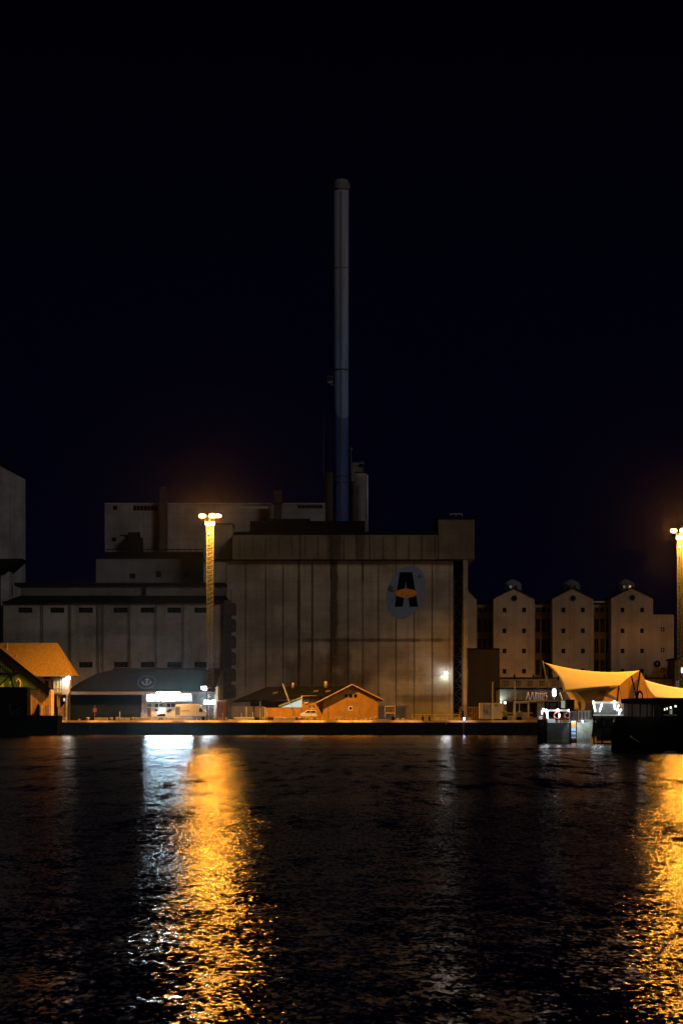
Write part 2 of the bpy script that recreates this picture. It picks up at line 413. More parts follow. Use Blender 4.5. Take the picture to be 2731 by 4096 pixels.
# emblem painted on the wall, built 1 cm proud
EY = Y0-0.03
def ell(cx, cy_, a, b, rot, n=40, wob=0.0):
    pts = []
    for i in range(n):
        t = 2*math.pi*i/n; k = 1+wob*(random.random()-0.5)
        x, y = a*k*math.cos(t), b*k*math.sin(t); c, s_ = math.cos(rot), math.sin(rot)
        pts.append((X(cx+x*c-y*s_, EY), Z(cy_+x*s_+y*c, EY)))
    return pts
def flaky(name, col, flake, th):
    k = NB(name); nz = k.noise((0.45,0.45,0.45), 6, 0.7, (4,0,8)); sp = k.n('ShaderNodeSeparateXYZ'); k.l(k.pos, sp.inputs[0])
    left = k.rng(sp.outputs['X'], mpx(1545), mpx(1612), 0.10, 0.0)
    c = k.mix(k.rng(k.math('ADD', nz.outputs['Fac'], left), th, th+0.02), col, flake)
    gr = k.noise((5.5,)*3, 2); c = k.mix(1.0, c, k.mix(gr.outputs['Fac'], (0.7,)*3, (1.3,)*3), 'MULTIPLY')
    k.l(c, k.b.inputs['Base Color']); k.b.inputs['Roughness'].default_value = 0.8; return k.m
em = thing('oval_emblem', 'tilted pale blue oval on the silo with a dark A crossed by an orange ellipse', 'emblem', (X(1622,EY), EY, Z(2370,EY)))
mesh('oval', MB().prism(ell(1623, 2369, 74, 110, R(19), 60, 0.02), EY, Y0-0.002), flaky('flaking_blue_paint', (0.145,0.20,0.31), (0.05,0.05,0.055), 0.60), em)
mb = MB()
mb.pprism([(1598,2289),(1648,2288),(1671,2427),(1638,2427),(1633,2388),(1616,2388),(1610,2427),(1578,2427)], EY-0.03, 0.028)
mesh('letter', mb, plain('navy_emblem_paint', (0.003,0.005,0.012), 0.7), em)
mesh('letter_gap', MB().pprism([(1622,2322),(1627,2360),(1618,2360)], EY-0.05, 0.018), plain('gap_blue_paint', (0.145,0.20,0.31), 0.8), em)
mesh('ellipse', MB().prism(ell(1624, 2373, 43, 18.5, 0, 36), EY-0.08, EY-0.052), plain('orange_emblem_paint', (0.62,0.21,0.02), 0.7), em)

# ------------------------------------------------------------------ chimney
CY_ = 600.0
ch = thing('chimney', 'very tall slender chimney, grey above and deep blue near its foot', 'chimney', (X(1364,CY_), CY_, QZ))
def chim_mat():
    k = NB('chimney_paint'); sp = k.n('ShaderNodeSeparateXYZ'); k.l(k.pos, sp.inputs[0])
    z = sp.outputs['Z']; cx = X(1364, CY_)
    grey = (0.25,0.26,0.34); lb = (0.15,0.24,0.44); dk = (0.045,0.10,0.27); db = (0.03,0.07,0.25)
    c = k.mix(k.rng(z, Z(1450,CY_), Z(1080,CY_), 1, 0), grey, lb)
    # lower blue field with the rounded end of the pale field hanging into it
    dx = k.math('DIVIDE', k.math('SUBTRACT', sp.outputs['X'], cx+0.35), 1.75)
    rr = k.math('SUBTRACT', 1.0, k.math('MULTIPLY', dx, dx)); zb = k.math('SUBTRACT', Z(1636,CY_), k.math('MULTIPLY', k.math('SQRT', k.math('MAXIMUM', rr, 0.0)), 2.6))
    f = k.rng(k.math('SUBTRACT', z, zb), -0.12, 0.12, 1, 0)
    low = k.mix(k.rng(z, Z(1800,CY_), Z(1650,CY_), 1, 0), dk, db)
    c = k.mix(f, c, low)
    nz = k.noise((0.5,0.5,0.06), 4); gr = k.noise((5,)*3, 2)
    c = k.mix(1.0, c, k.mix(k.rng(nz.outputs['Fac'],0.3,0.7), (0.75,)*3, (1.15,)*3), 'MULTIPLY')
    c = k.mix(1.0, c, k.mix(gr.outputs['Fac'], (0.6,)*3, (1.4,)*3), 'MULTIPLY')
    k.l(c, k.b.inputs['Base Color']); k.b.inputs['Roughness'].default_value = 0.75; return k.m
pr = 30*CY_/F
cxm = X(1364,CY_)
mesh('shaft', MB().lathe(cxm, CY_, [(pr*0.97,QZ),(pr*0.97,Z(2070,CY_)),(pr,Z(740,CY_))], 48), chim_mat(), ch, smooth=True)
cm = concrete('chimney_head', (0.15,0.15,0.165), 0.4)
mesh('cap', MB().lathe(cxm, CY_, [(pr*1.02,Z(764,CY_)),(pr*1.17,Z(757,CY_)),(pr*1.17,Z(734,CY_)),(pr*1.02,Z(733,CY_)),(pr*0.9,Z(721,CY_)),(pr*0.7,Z(719,CY_))], 40), cm, ch, smooth=False)
for py, h in ((1072,3),(1477,6),(1902,6),(1926,6)):
    mesh('ring', MB().lathe(cxm, CY_, [(pr*1.0,Z(py+h,CY_)),(pr*1.07,Z(py+h-1,CY_)),(pr*1.07,Z(py+1,CY_)),(pr*1.0,Z(py,CY_))], 40), plain('ring_steel_%d'%py, 0.05 if py>1100 else 0.15, 0.6), ch)
mb = MB(); yy = CY_-0.5
mb.pbox(1310, 1338, 1524, 1530, yy, 2.0)
for p in (1311, 1320, 1329): mb.tube((X(p,yy),yy,Z(1524,yy)),(X(p,yy),yy,Z(1504,yy)),0.05)
mb.tube((X(1310,yy),yy,Z(1505,yy)),(X(1338,yy),yy,Z(1505,yy)),0.05); mb.tube((X(1312,yy),yy,Z(1530,yy)),(X(1337,yy),yy,Z(1545,yy)),0.12)
mesh('service_platform', mb, plain('platform_steel', 0.16, 0.6), ch)
mb = MB(); mb.tube((cxm-pr*0.1,CY_-pr*1.03,Z(2070,CY_)),(cxm-pr*0.1,CY_-pr*1.06,Z(770,CY_)),0.07)
mb.tube((cxm-pr*0.1+0.4,CY_-pr*1.03,Z(2070,CY_)),(cxm-pr*0.1+0.4,CY_-pr*1.06,Z(770,CY_)),0.07)
mesh('ladder', mb, plain('ladder_steel', (0.14,0.15,0.18), 0.6), ch)

# ------------------------------------------------------------------ boiler house with tank beside the chimney
YB = 606.0
bh = thing('boiler_house', 'dark boiler house with a pale round-shouldered tank at the foot of the chimney', 'building', (X(1400,YB), YB, QZ))
mb = MB(); mb.pbox(1010, 1400, 2084, 2500, YB+30, 20); mb.pbox(1262, 1296, 2040, 2500, YB+16, 12)
mesh('wall', mb, M['roofdark'], bh)
cr_ = 36*YB/F
xc = X(1438,YB)
mesh('tank', MB().lathe(xc, YB+5, [(cr_,QZ),(cr_,Z(1915,YB)),(cr_*0.985,Z(1902,YB)),(cr_*0.93,Z(1893,YB)),(cr_*0.82,Z(1887,YB)),(cr_*0.5,Z(1885,YB))], 40),
     concrete('pale_tank_paint', (0.26,0.245,0.27), 0.5), bh, smooth=True)
mb = MB(); mb.tube((X(1468,YB-1),YB-1,Z(1905,YB)),(X(1468,YB-1),YB-1,Z(2130,YB)),0.28); mb.ball((X(1468,YB-1),YB-1,Z(1905,YB)),0.28,0.28,0.28)
mesh('downpipe', mb, plain('pale_pipe', (0.36,0.35,0.42), 0.4), bh, smooth=True)
mb = MB(); mb.pbox(1408, 1448, 1850, 1888, YB+3, 4)
for p in (1445,1449,1453): mb.tube((X(p,YB),YB+3,Z(1886,YB)),(X(p,YB),YB+3,Z(1838,YB)),0.08)
mb.pbox(1440,1458,1852,1856,YB+2,2); mb.tube((X(1404,YB),YB+3,Z(1888,YB)),(X(1404,YB),YB+3,Z(1792,YB)),0.1)
mb.pbox(1401,1410,1791,1798,YB+3,0.6)
pst = plain('penthouse_steel', (0.11,0.105,0.10), 0.7)
mesh('penthouse', mb, pst, bh); mesh('stair_hood', MB().pbox(1405, 1420, 1888, 1925, YB-0.6, 2), pst, bh)
mb = MB(); mb.pbox(1296, 1330, 1888, 2090, YB+2, 8)
mesh('side_tower', mb, concrete('side_tower_concrete', (0.075,0.072,0.062), 0.6), bh)
an = MB(); an.tube((X(1294,598),598,Z(1900,598)),(X(1294,598),598,Z(1640,598)),0.07,0.03)
tag(mesh('radio_mast', an, M['stairsteel'], loc=(X(1294,598),598,Z(1900,598))), 'thin radio mast rising left of the blue chimney', 'antenna')

# ------------------------------------------------------------------ upper works behind the left store
YU = 566.0
M['pale'] = concrete('pale_render', (0.235,0.22,0.22), 0.35, courses=3.0)
up = thing('upper_works', 'tall pale mill block with a band of small panes high on its wall', 'building', (X(800,YU), YU, QZ))
ops = rects(YU, [(453,470,2022,2040),(533,632,2022,2043),(970,1072,2022,2036),(1190,1290,2020,2034),(447,466,2150,2166)])
mb = MB().wall(X(420,YU), X(1300,YU), QZ, Z(2016,YU), YU, ops, 0.5, YU+20)
mesh('wall', mb, M['pale'], up)
mesh('parapet', MB().box(X(418,YU), X(1302,YU), YU-0.15, YU+0.6, Z(2016,YU)+0.003, Z(2012,YU)), plain('parapet_stone', 0.3, 0.8), up)
def window(parent, r, y, n, gm, fm=None, rows=1, fw=0.07):
    x0, x1, z0, z1 = r
    p = mesh('window', MB().box(x0, x1, y, y+0.06, z0, z1), gm, parent)
    if n > 1 or rows > 1:
        mb = MB()
        if rows == 1: mb.box(x0, x1, y-0.075, y-0.006, z0, z0+0.08); mb.box(x0, x1, y-0.075, y-0.006, z1-0.08, z1)
        for i in range(1, n): x = x0+(x1-x0)*i/n; mb.box(x-fw, x+fw, y-0.08, y-0.004, z0, z1)
        for i in range(1, rows): z = z0+(z1-z0)*i/rows; mb.box(x0, x1, y-0.07, y-0.006, z-fw*0.8, z+fw*0.8)
        mesh('frame', mb, fm or M['pale'], p)
    return p
window(up, ops[0], YU+0.4, 1, M['glassdark']); window(up, ops[1], YU+0.4, 7, M['glassdark'], plain('dim_frame', 0.1))
k_lit = emis('dim_lit_panes', (0.75,0.72,0.45), 0.035)
window(up, ops[2], YU+0.4, 8, k_lit, plain('pane_bar', 0.08), fw=0.1); window(up, ops[3], YU+0.4, 7, M['glassdark'], plain('dim_frame2', 0.08)); window(up, ops[4], YU+0.4, 1, M['glassdark'])
mb = MB(); mb.pbox(640, 668, 1955, 2230, YU-3, 2.6)
for i in range(16): mb.pbox(638, 670, 1970+i*16, 1973+i*16, YU-3.2, 3)
mb.ball((X(654,YU-2),YU-2,Z(1956,YU-2)), 0.8,0.8,0.5)
mesh('elevator_shaft', mb, plain('rusty_shaft', (0.05,0.038,0.03), 0.8), up)
mb = MB(); mb.pbox(513, 558, 2128, 2215, YU-4, 3); mb.pbox(500,515,2138,2160,YU-4,2); mb.pbox(558,570,2150,2210,YU-3.8,2)
mb.tube((X(482,YU-3),YU-3,Z(2145,YU)),(X(513,YU-3),YU-3,Z(2148,YU)),0.2)
mb.pbox(425, 812, 2196, 2200, YU-5, 0.2); 
for p in range(425, 813, 24): mb.pbox(p, p+2, 2196, 2215, YU-5, 0.2)
mb.pbox(420, 815, 2208, 2236, YU-4.9, 4.5)
mesh('roof_machinery', mb, plain('machinery_dark', (0.018,0.016,0.013), 0.8), up)
mb = MB(); mb.pbox(1094, 1126, 1962, 2100, YU-6, 2); mb.pbox(1088,1132,2010,2014,YU-6.3,2.5)
for p in (1100,1112,1122): mb.tube((X(p,YU-6),YU-5,Z(1962,YU)),(X(p,YU-6),YU-5,Z(1938,YU)),0.08)
mesh('cyclone_tower', mb, plain('cyclone_steel', (0.022,0.02,0.02), 0.8), up)

YL = 556.0
lb_ = thing('annex_block', 'lower windowed annex behind the long store roof', 'building', (X(600,YL), YL, QZ))
ops = rects(YL, [(518,542,2294,2314),(623,645,2284,2310),(738,760,2284,2306)])
mesh('wall', MB().wall(X(385,YL), X(813,YL), QZ, Z(2236,YL), YL, ops, 0.4, YL+8), concrete('annex_render', (0.17,0.165,0.17), 0.35), lb_)
for o in ops: window(lb_, o, YL+0.3, 1, M['glassdark'])
YC = 545.0
sb = thing('stair_block', 'plain windowless stair tower between the mill block and the silo gallery', 'building', (X(870,YC), YC, QZ))
mesh('wall', MB().pbox(814, 929.5, 2097, 2242, YC, 12), concrete('stair_block_render', (0.25,0.225,0.2), 0.3), sb)
mesh('coping', MB().pbox(812, 931, 2094, 2096.9, YC-0.2, 12.3), M['roofdark'], sb)

# ------------------------------------------------------------------ long store on the left
YS = 525.0
sx = lambda p: X(p, YS)
sj = [15, 171, 282, 395, 413, 519, 625, 735, 893]
sts = [(sx(j), Z(2600,YS), 0.22, 20, 0.75) for j in sj[1:-1]] + [(sx(120), Z(2560,YS), 9, 2.6, 0.35), (sx(60), Z(2640,YS), 5, 5, 0.4), (sx(480), Z(2520,YS), 11, 1.4, 0.25), (sx(760), Z(2640,YS), 4, 5, 0.3)]
M['store'] = concrete('store_concrete', (0.30,0.285,0.265), 0.4, sts)
store = thing('long_store', 'long pale concrete store with slot openings under a black stepped roof', 'building', (sx(450), YS, QZ))
slots = [(75,130),(202,258),(315,372),(454,512),(562,618),(670,724),(777,830)]
ops = rects(YS, [(a,b,2430,2451) for a,b in slots] + [(a,b,2648,2670) for a,b in ((317,371),(457,513),(563,620),(670,725),(777,830))])
mesh('wall', MB().wall(sx(15), sx(893), QZ-0.3, Z(2410,YS), YS, ops, 0.6, YS+14), M['store'], store)
mb = MB()
for j in sj[1:-1]: mb.box(sx(j)-0.28, sx(j)+0.1, YS-0.35, YS-0.003, QZ, Z(2412,YS))
mesh('pilasters', mb, M['store'], store)
for o in ops:
    window(store, o, YS+0.5, 3, M['glassdark'], plain('slot_louvre', 0.03) if 'slot_louvre' not in bpy.data.materials else bpy.data.materials['slot_louvre'], 3, 0.04)
mb = MB(); mb.slab([(sx(12),YS-0.6,Z(2409.5,YS)),(sx(925),YS-0.6,Z(2409.5,YS)),(sx(895),YS+5.5,Z(2376,YS)),(sx(72),YS+5.5,Z(2376,YS))], 0.3)
mb.box(sx(12),sx(926),YS-0.7,YS-0.3,Z(2414,YS),Z(2405,YS))
mesh('lower_roof', mb, M['roofdark'], store)
mb = MB(); mb.box(sx(72), sx(893), YS+5.2, YS+13, Z(2385,YS), Z(2338,YS))
mesh('clerestory', mb, concrete('clerestory_render', (0.16,0.155,0.15), 0.4), store)
mb = MB(); mb.box(sx(48), sx(896), YS+4.4, YS+13.5, Z(2338,YS)+0.003, Z(2326,YS)); mb.box(sx(563),sx(577),YS+4.6,YS+5.19,Z(2376,YS),Z(2340,YS))
mesh('upper_roof', mb, M['roofdark'], store)  # dark strip stands in for the parapet's shadow
# spiral stair at the right end
st_ = thing('spiral_stair', 'dark outdoor spiral stair with scalloped landings beside the long store', 'stair', (sx(921), YS-1, QZ))
mb = MB()
for i in range(6):
    zc = Z(2405+i*66, YS); mb.lathe(sx(921), YS+0.6, [(1.15,zc-3.1),(1.25,zc-2.9),(1.3,zc-1.0),(1.1,zc-0.45),(0.8,zc-0.3)], 18)
mesh('landings', mb, plain('stair_cladding', (0.035,0.033,0.03), 0.8, var=0.5), st_)
mb = MB(); mb.pbox(893.3, 924, 2400, 2795, YS-1.2, 3); mb.tube((sx(926),YS-1,Z(2360,YS)),(sx(926),YS-1,QZ),0.09)
mesh('shaft', mb, plain('shaft_cladding', (0.03,0.026,0.022), 0.8, var=0.5), st_)

# ------------------------------------------------------------------ tall tower far left
YT = 560.0
tt = thing('corner_tower', 'tall grey tower cut off by the left edge with a slanting dark roof', 'building', (X(40,YT), YT, QZ))
def rec(p, f): return X(p, YT+f)          # wall receding to the right
a0 = (X(-140,520),520); a1 = (X(103,551),551)
mb = MB().add([(a0[0],a0[1],QZ),(a1[0],a1[1],QZ),(a1[0],a1[1],Z(1918,551)),(a0[0],a0[1],Z(1790,520)),
               (a0[0],580,QZ),(X(100,580),580,QZ),(X(100,580),580,Z(1918,551)),(a0[0],580,Z(1790,520))],
              [(0,1,2,3),(1,5,6,2),(5,4,7,6),(4,0,3,7),(3,2,6,7)])
mesh('wall', mb, concrete('tower_concrete', (0.26,0.265,0.30), 0.5), tt)
mb = MB().slab([(a0[0],a0[1]-0.8,Z(1790,520)+0.2),(X(50,548),543,Z(1893,545)),(X(52,575),579,Z(1880,560)),(a0[0],580,Z(1785,520)+2)], -1.0)
mesh('roof', mb, M['roofdark'], tt)
ha = thing('hopper_annex', 'pale narrow annex with a black funnel-shaped hopper left of the long store', 'building', (X(20,548), 548, QZ))
yh = 527.0
mesh('hopper', MB().pprism([(-140,2235),(91,2235),(20,2297),(-140,2297)], yh-0.5, 9), M['roofdark'], ha)
mesh('wall', MB().pprism([(5,2297.5),(38,2285),(38,2900),(5,2900)], yh, 6), concrete('annex_pale', (0.27,0.265,0.27), 0.6), ha)
mb = MB(); 
for i in range(7): mb.tube((X(42+8*i,553),553,Z(2235,553)),(X(42+8*i,553),553,QZ),0.1)
mesh('pipes', mb, plain('annex_pipes', (0.2,0.21,0.24), 0.6), ha)

# ------------------------------------------------------------------ three gabled silos on the right
YR = 562.0
M['gab'] = concrete('gabled_silo_render', (0.37,0.285,0.21), 0.45, blotch=0.25)
def gabled(px0, px1, py_e, py_a, label, wins=True, partial=False):
    t = thing('gabled_silo', label, 'silo', (X((px0+px1)/2,YR), YR, QZ), 'gabled grain silos on the right')
    x0, x1 = X(px0,YR), X(px1,YR); xm = (x0+x1)/2; ze, za = Z(py_e,YR), Z(py_a,YR)
    ops = []
    if wins:
        c = (px0+px1)/2
        for py in (2440,2523,2604,2685):
            for dx in (-39, 39): ops += rects(YR, [(c+dx-7, c+dx+8, py-9, py+9)])
    mb = MB().wall(x0, x1, QZ, ze, YR, ops, 0.5, YR+26)
    mb.prism([(x0,ze+0.003),(x1,ze+0.003),(xm,za)], YR, YR+26)
    mesh('wall', mb, M['gab'], t)
    mb = MB()
    for s_, xe in ((-1,x0),(1,x1)):
        dz = (za-ze)/(xm-x0)*0.3
        mb.slab([(xe+s_*0.3,YR-0.35,ze-dz+0.1),(xe+s_*0.3,YR+26.3,ze-dz+0.1),(xm,YR+26.3,za+0.1),(xm,YR-0.35,za+0.1)], 0.28*s_)
    mesh('roof', mb, M['roofdark'], t)
    if wins:
        mb = MB(); zr = Z(py_a+43,YR); mb.tube((xm,YR-0.14,zr),(xm,YR-0.01,zr),0.62,n=20)
        rw = mesh('round_window', mb, M['glassdark'], t)
        mesh('surround', MB().torus((xm,YR-0.1,zr),0.66,0.09), plain('surround_stone', 0.12) if 'surround_stone' not in bpy.data.materials else bpy.data.materials['surround_stone'], rw)
        for o in ops:
            wn = window(t, o, YR+0.3, 1, M['glassdark'])
            mesh('sill', MB().box(o[0]-0.08,o[1]+0.08,YR-0.1,YR+0.1,o[2]-0.12,o[2]-0.003), M['gab'], wn)
    return t
gabled(1973, 2137, 2391, 2350, 'gabled silo nearest the main silo column, first of three')
g2 = gabled(2208, 2372, 2391, 2350, 'middle one of the three gabled silos')
g3 = gabled(2443, 2610, 2389, 2348, 'gabled silo with a lower block joined to its right side')
gabled(1815, 1905, 2388, 2340, 'gabled silo mostly hidden behind the support column', wins=False)
ops = rects(YR+0.4, [(2641,2656,2509,2526),(2641,2656,2592,2609),(2641,2656,2672,2690)])
sa = MB().wall(X(2610.5,YR), X(2694,YR), QZ, Z(2457,YR), YR+0.4, ops, 0.4, YR+20)
sann = thing('side_block', 'low flat-roofed block with three framed windows right of the last gabled silo', 'building', (X(2650,YR), YR, QZ))
mesh('wall', sa, M['gab'], sann)
mesh('coping', MB().box(X(2610.8,YR),X(2695,YR),YR+0.2,YR+20.2,Z(2457,YR)+0.004,Z(2453,YR)), M['roofdark'], sann)
fm = plain('pale_window_frame', (0.4,0.36,0.3))
for o in ops:
    wn = window(sann, o, YR+0.7, 2, M['glassdark'], fm, 2)
mb = MB(); zc = Z(2655,YR); mb.torus((X(2627,YR),YR+0.2,zc),0.55,0.22)
mesh('vent_ring', mb, M['black'], sann); mesh('vent_core', MB().tube((X(2627,YR),YR+0.1,zc),(X(2627,YR),YR+0.39,zc),0.3,n=16), plain('vent_core',0.12), sann)
YK = YR+6
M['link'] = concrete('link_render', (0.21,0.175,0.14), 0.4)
lk = []
for i, (a, b) in enumerate(((1905,1973),(2137.5,2207.5),(2372.5,2442.5))):
    t = thing('link_block', ('recessed link block with tall dark windows beside the hidden leftmost gabled silo','recessed link block with tall dark windows between the first and middle gabled silos','recessed link block with a pale eaves strip left of the third gabled silo')[i],
              'building', (X((a+b)/2,YK), YK, QZ), 'link blocks between the gabled silos')
    w3 = (b-a)/3; L = []
    for q in range(3):
        u0, u1 = a+w3*q+4, a+w3*(q+1)-4
        L += [(u0,u1,2430,2448),(u0,u1,2475,2528),(u0,u1,2556,2612),(u0,u1,2640,2700)]
    ops = rects(YK, L)
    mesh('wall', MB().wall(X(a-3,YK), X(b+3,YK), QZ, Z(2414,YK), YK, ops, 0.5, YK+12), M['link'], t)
    mesh('roof', MB().box(X(a-3,YK),X(b+3,YK),YK-0.5,YK+13,Z(2414,YK)+0.003,Z(2405,YK)), M['roofdark'], t)
    for o in ops: window(t, o, YK+0.4, 2, M['glassdark'], M['link'], 2, 0.04)
    if i == 2: mesh('eaves_strip', MB().pbox(a-1,b+1,2405,2410,YK-0.9,0.3), plain('eaves_metal',(0.45,0.4,0.33)), t)
for i, c in enumerate((2051, 2286, 2505)):
    t = thing('roof_cupola', ('domed ventilator cupola showing behind the gable nearest the main silo','domed ventilator cupola with unlit panes behind the middle gable','domed ventilator cupola with two yellow-lit panes behind the third gable')[i],
              'cupola', (X(c,YR+27), YR+30, Z(2380,YR)), 'cupolas behind the gables')
    yv = YR+27; r_ = 36*yv/F
    mesh('dome', MB().lathe(X(c,yv), yv+2, [(r_,Z(2395,yv)),(r_,Z(2336,yv)),(r_*0.75,Z(2326,yv)),(r_*0.35,Z(2319,yv)),(r_*0.1,Z(2315,yv))], 12), concrete('cupola_lead_%d'%i, (0.15,0.15,0.17), 0.3), t)
    for q, dx in enumerate((-14, 9)):
        lit = (i == 2) or (i == 0 and q == 0)
        mesh('pane', MB().pbox(c+dx, c+dx+(8 if lit else 6), 2342, 2352, yv-0.35, 0.1), emis('cupola_pane_%d%d'%(i,q), (1,0.62,0.22) if i==2 else (0.6,0.8,0.8), 0.5 if i==2 and q else 0.12) if lit else M['glassdark'], t)
# low range at the foot of the silos
YW = 552.0
lr = thing('low_range', 'long low dark range with a strip of windows at the foot of the gabled silos', 'building', (X(2300,YW), YW, QZ))
ops = rects(YW, [(2008+48*i, 2034+48*i, 2723, 2744) for i in range(13)])
mesh('wall', MB().wall(X(1998,YW), X(2700,YW), QZ, Z(2713,YW), YW, ops, 0.3, YW+9), concrete('range_render', (0.10,0.085,0.07), 0.4), lr)
dim = plain('range_glass', (0.07,0.06,0.045), 0.4)
for o in ops: window(lr, o, YW+0.25, 3, dim, M['black'], 1, 0.05)
mb = MB(); mb.box(X(1996,YW),X(2702,YW),YW-0.4,YW+9,Z(2713,YW)+0.003,Z(2709,YW))
for p in range(2058, 2700, 75): mb.tube((X(p,YW),YW+1,Z(2709,YW)),(X(p,YW),YW+1,Z(2698,YW)),0.22)
mesh('roof', mb, M['roofdark'], lr)
# dark warehouse box
YD = 520.0
db = thing('dark_warehouse', 'windowless almost black warehouse box between the support column and first gabled silo', 'building', (X(1930,YD), YD, QZ))
mesh('wall', MB().pbox(1871, 1997, 2596, 2868, YD, 5), boards('black_cladding', (0.012,0.010,0.008), 0.6), db)
mesh('flashing', MB().pbox(1870.5, 1998, 2592.5, 2595.9, YD-0.15, 5.3), M['black'], db)
ds = thing('far_shed', 'dark sheet-clad shed with one lit window at the right edge behind the mast', 'building', (X(2740,545), 545, QZ))
mesh('wall', MB().pbox(2697, 2850, 2640, 2868, 547, 12), boards('far_cladding', (0.09,0.075,0.055), 0.5), ds)
mesh('roof', MB().pbox(2692, 2855, 2632, 2639.9, 546.6, 13), M['roofdark'], ds)
mesh('window', MB().pbox(2722, 2736, 2670, 2692, 546.9, 0.08), emis('cold_window', COLD, 2.2), ds)
ds2 = mesh('window', MB().pbox(2703, 2712, 2722, 2750, 546.9, 0.08), emis('dim_cold_window', COLD, 0.12), ds)

# ------------------------------------------------------------------ floodlight masts
MH = 40.2
mast = thing('floodlight_mast', 'lattice floodlight mast with glowing sodium lamps standing before the long store', 'light mast', (X(841,463.5), 463.5, QZ), 'floodlight masts on the quay')
bx, by = X(841,463.5), 463.5
mb = MB(); hw = 0.62; zt = QZ+MH-2.6
for sx_ in (-1,1):
    for sy_ in (-1,1): mb.tube((bx+sx_*hw,by+sy_*hw,QZ),(bx+sx_*hw,by+sy_*hw,zt),0.055,n=6)
z = QZ+0.4; i = 0; dz = 0.86
while z+dz < zt:
    for sy_ in (-1,1):
        s_ = 1 if sy_ < 0 else -1
        mb.tube((bx-s_*hw,by+sy_*hw,z),(bx+s_*hw,by+sy_*hw,z+dz*0.6),0.045,n=5,cap=False)
        mb.tube((bx+s_*hw,by+sy_*hw,z+dz*0.6),(bx-s_*hw,by+sy_*hw,z+dz),0.03,n=5,cap=False)
    for sx_ in (-1,1): mb.tube((bx+sx_*hw,by-hw,z),(bx+sx_*hw,by+hw,z+dz*0.6),0.045,n=5,cap=False)
    z += dz
mb.tube((bx,by,QZ),(bx,by,zt),0.06,n=6)
mesh('lattice', mb, plain('mast_galvanised', (0.021,0.021,0.019), 0.8, 0.0), mast)
mb = MB(); mb.box(bx-0.9,bx+0.9,by-0.9,by+0.9,zt,zt+0.12)
for sx_ in (-1,0,1):
    for sy_ in (-1,1): mb.tube((bx+sx_*0.88,by+sy_*0.88,zt),(bx+sx_*0.88,by+sy_*0.88,zt+1.1),0.035,n=5)
for zz in (0.55,1.1):
    for s_ in (-1,1):
        mb.tube((bx-0.88,by+s_*0.88,zt+zz),(bx+0.88,by+s_*0.88,zt+zz),0.035,n=5); mb.tube((bx+s_*0.88,by-0.88,zt+zz),(bx+s_*0.88,by+0.88,zt+zz),0.035,n=5)
mb.box(bx-0.85,bx+0.85,by-0.86,by-0.82,zt+0.12,zt+0.5)
mesh('platform', mb, plain('platform_galvanised', (0.3,0.3,0.28), 0.5), mast)
mb = MB(); zl = zt+1.75; mb.tube((bx-2.2,by-0.3,zl-0.5),(bx+2.1,by-0.3,zl-0.5),0.06); mb.tube((bx-0.6,by,zt+0.1),(bx-0.6,by-0.3,zl-0.45),0.05); mb.tube((bx+0.6,by,zt+0.1),(bx+0.6,by-0.3,zl-0.45),0.05)
mb.tube((bx,by-0.9,zt+1.1),(bx,by-2.6,zt+1.3),0.05); mb.tube((bx,by-0.9,zt+0.5),(bx,by-2.5,zt+1.25),0.04)
mesh('crossarm', mb, M['steel'], mast)
LAMP = emis('sodium_lens', (1.0,0.35,0.028), 560, lamp=True)
LAMP2 = emis('sodium_lens_small', (1.0,0.50,0.085), 200)
housing = plain('lamp_housing', 0.3, 0.5)
for dx, hwid, hh in ((-1.45,0.62,0.30),(0.45,0.60,0.34),(1.5,0.62,0.28)):
    f = mesh('floodlight', MB().box(bx+dx-hwid-0.05,bx+dx+hwid+0.05,by-0.5,by-0.1,zl-hh-0.04,zl+hh+0.08), housing, mast, bevel=0.06)
    mb = MB(); mb.tube((bx+dx,by-0.505,zl),(bx+dx,by-0.56,zl),1.0,0.92,n=20)
    mb.v = [((v[0]-bx-dx)*hwid+bx+dx, v[1], (v[2]-zl)*hh+zl) for v in mb.v]
    mesh('lens', mb, LAMP, f)
f = mesh('work_lamp', MB().box(bx-0.45,bx-0.15,by-hw-0.35,by-hw-0.1,zt-1.75,zt-1.5), housing, mast)
mesh('lens', MB().ball((bx-0.3,by-hw-0.4,zt-1.62),0.13,0.06,0.12), LAMP2, f)
def spot(parent, name, loc, aim, power, size, blend, col, rad=0.3):
    d = bpy.data.lights.new(name, 'SPOT'); d.energy = power; d.spot_size = R(size); d.spot_blend = blend; d.color = col; d.shadow_soft_size = rad
    o = bpy.data.objects.new(name, d); COL.objects.link(o); o.parent = parent; o.location = Vector(loc)-origin(parent)
    o.rotation_euler = (Vector(aim)-Vector(loc)).to_track_quat('-Z','Y').to_euler(); return o
spot(mast, 'sodium_spot', (bx, by-2.6, zt+1.05), (bx, by+1, 0), 240000, 140, 0.45, SOD, 0.5)
m2 = copy_tree(mast); m2.location = (X(2719,500), 500, QZ)
for c_ in m2.children:
    if c_.type == 'LIGHT': c_.data = c_.data.copy(); c_.data.energy = 210000; c_.data.spot_size = R(154); c_.data.spot_blend = 0.45
m2['label'] = 'lattice floodlight mast with glowing sodium lamps at the right edge beyond the sails'

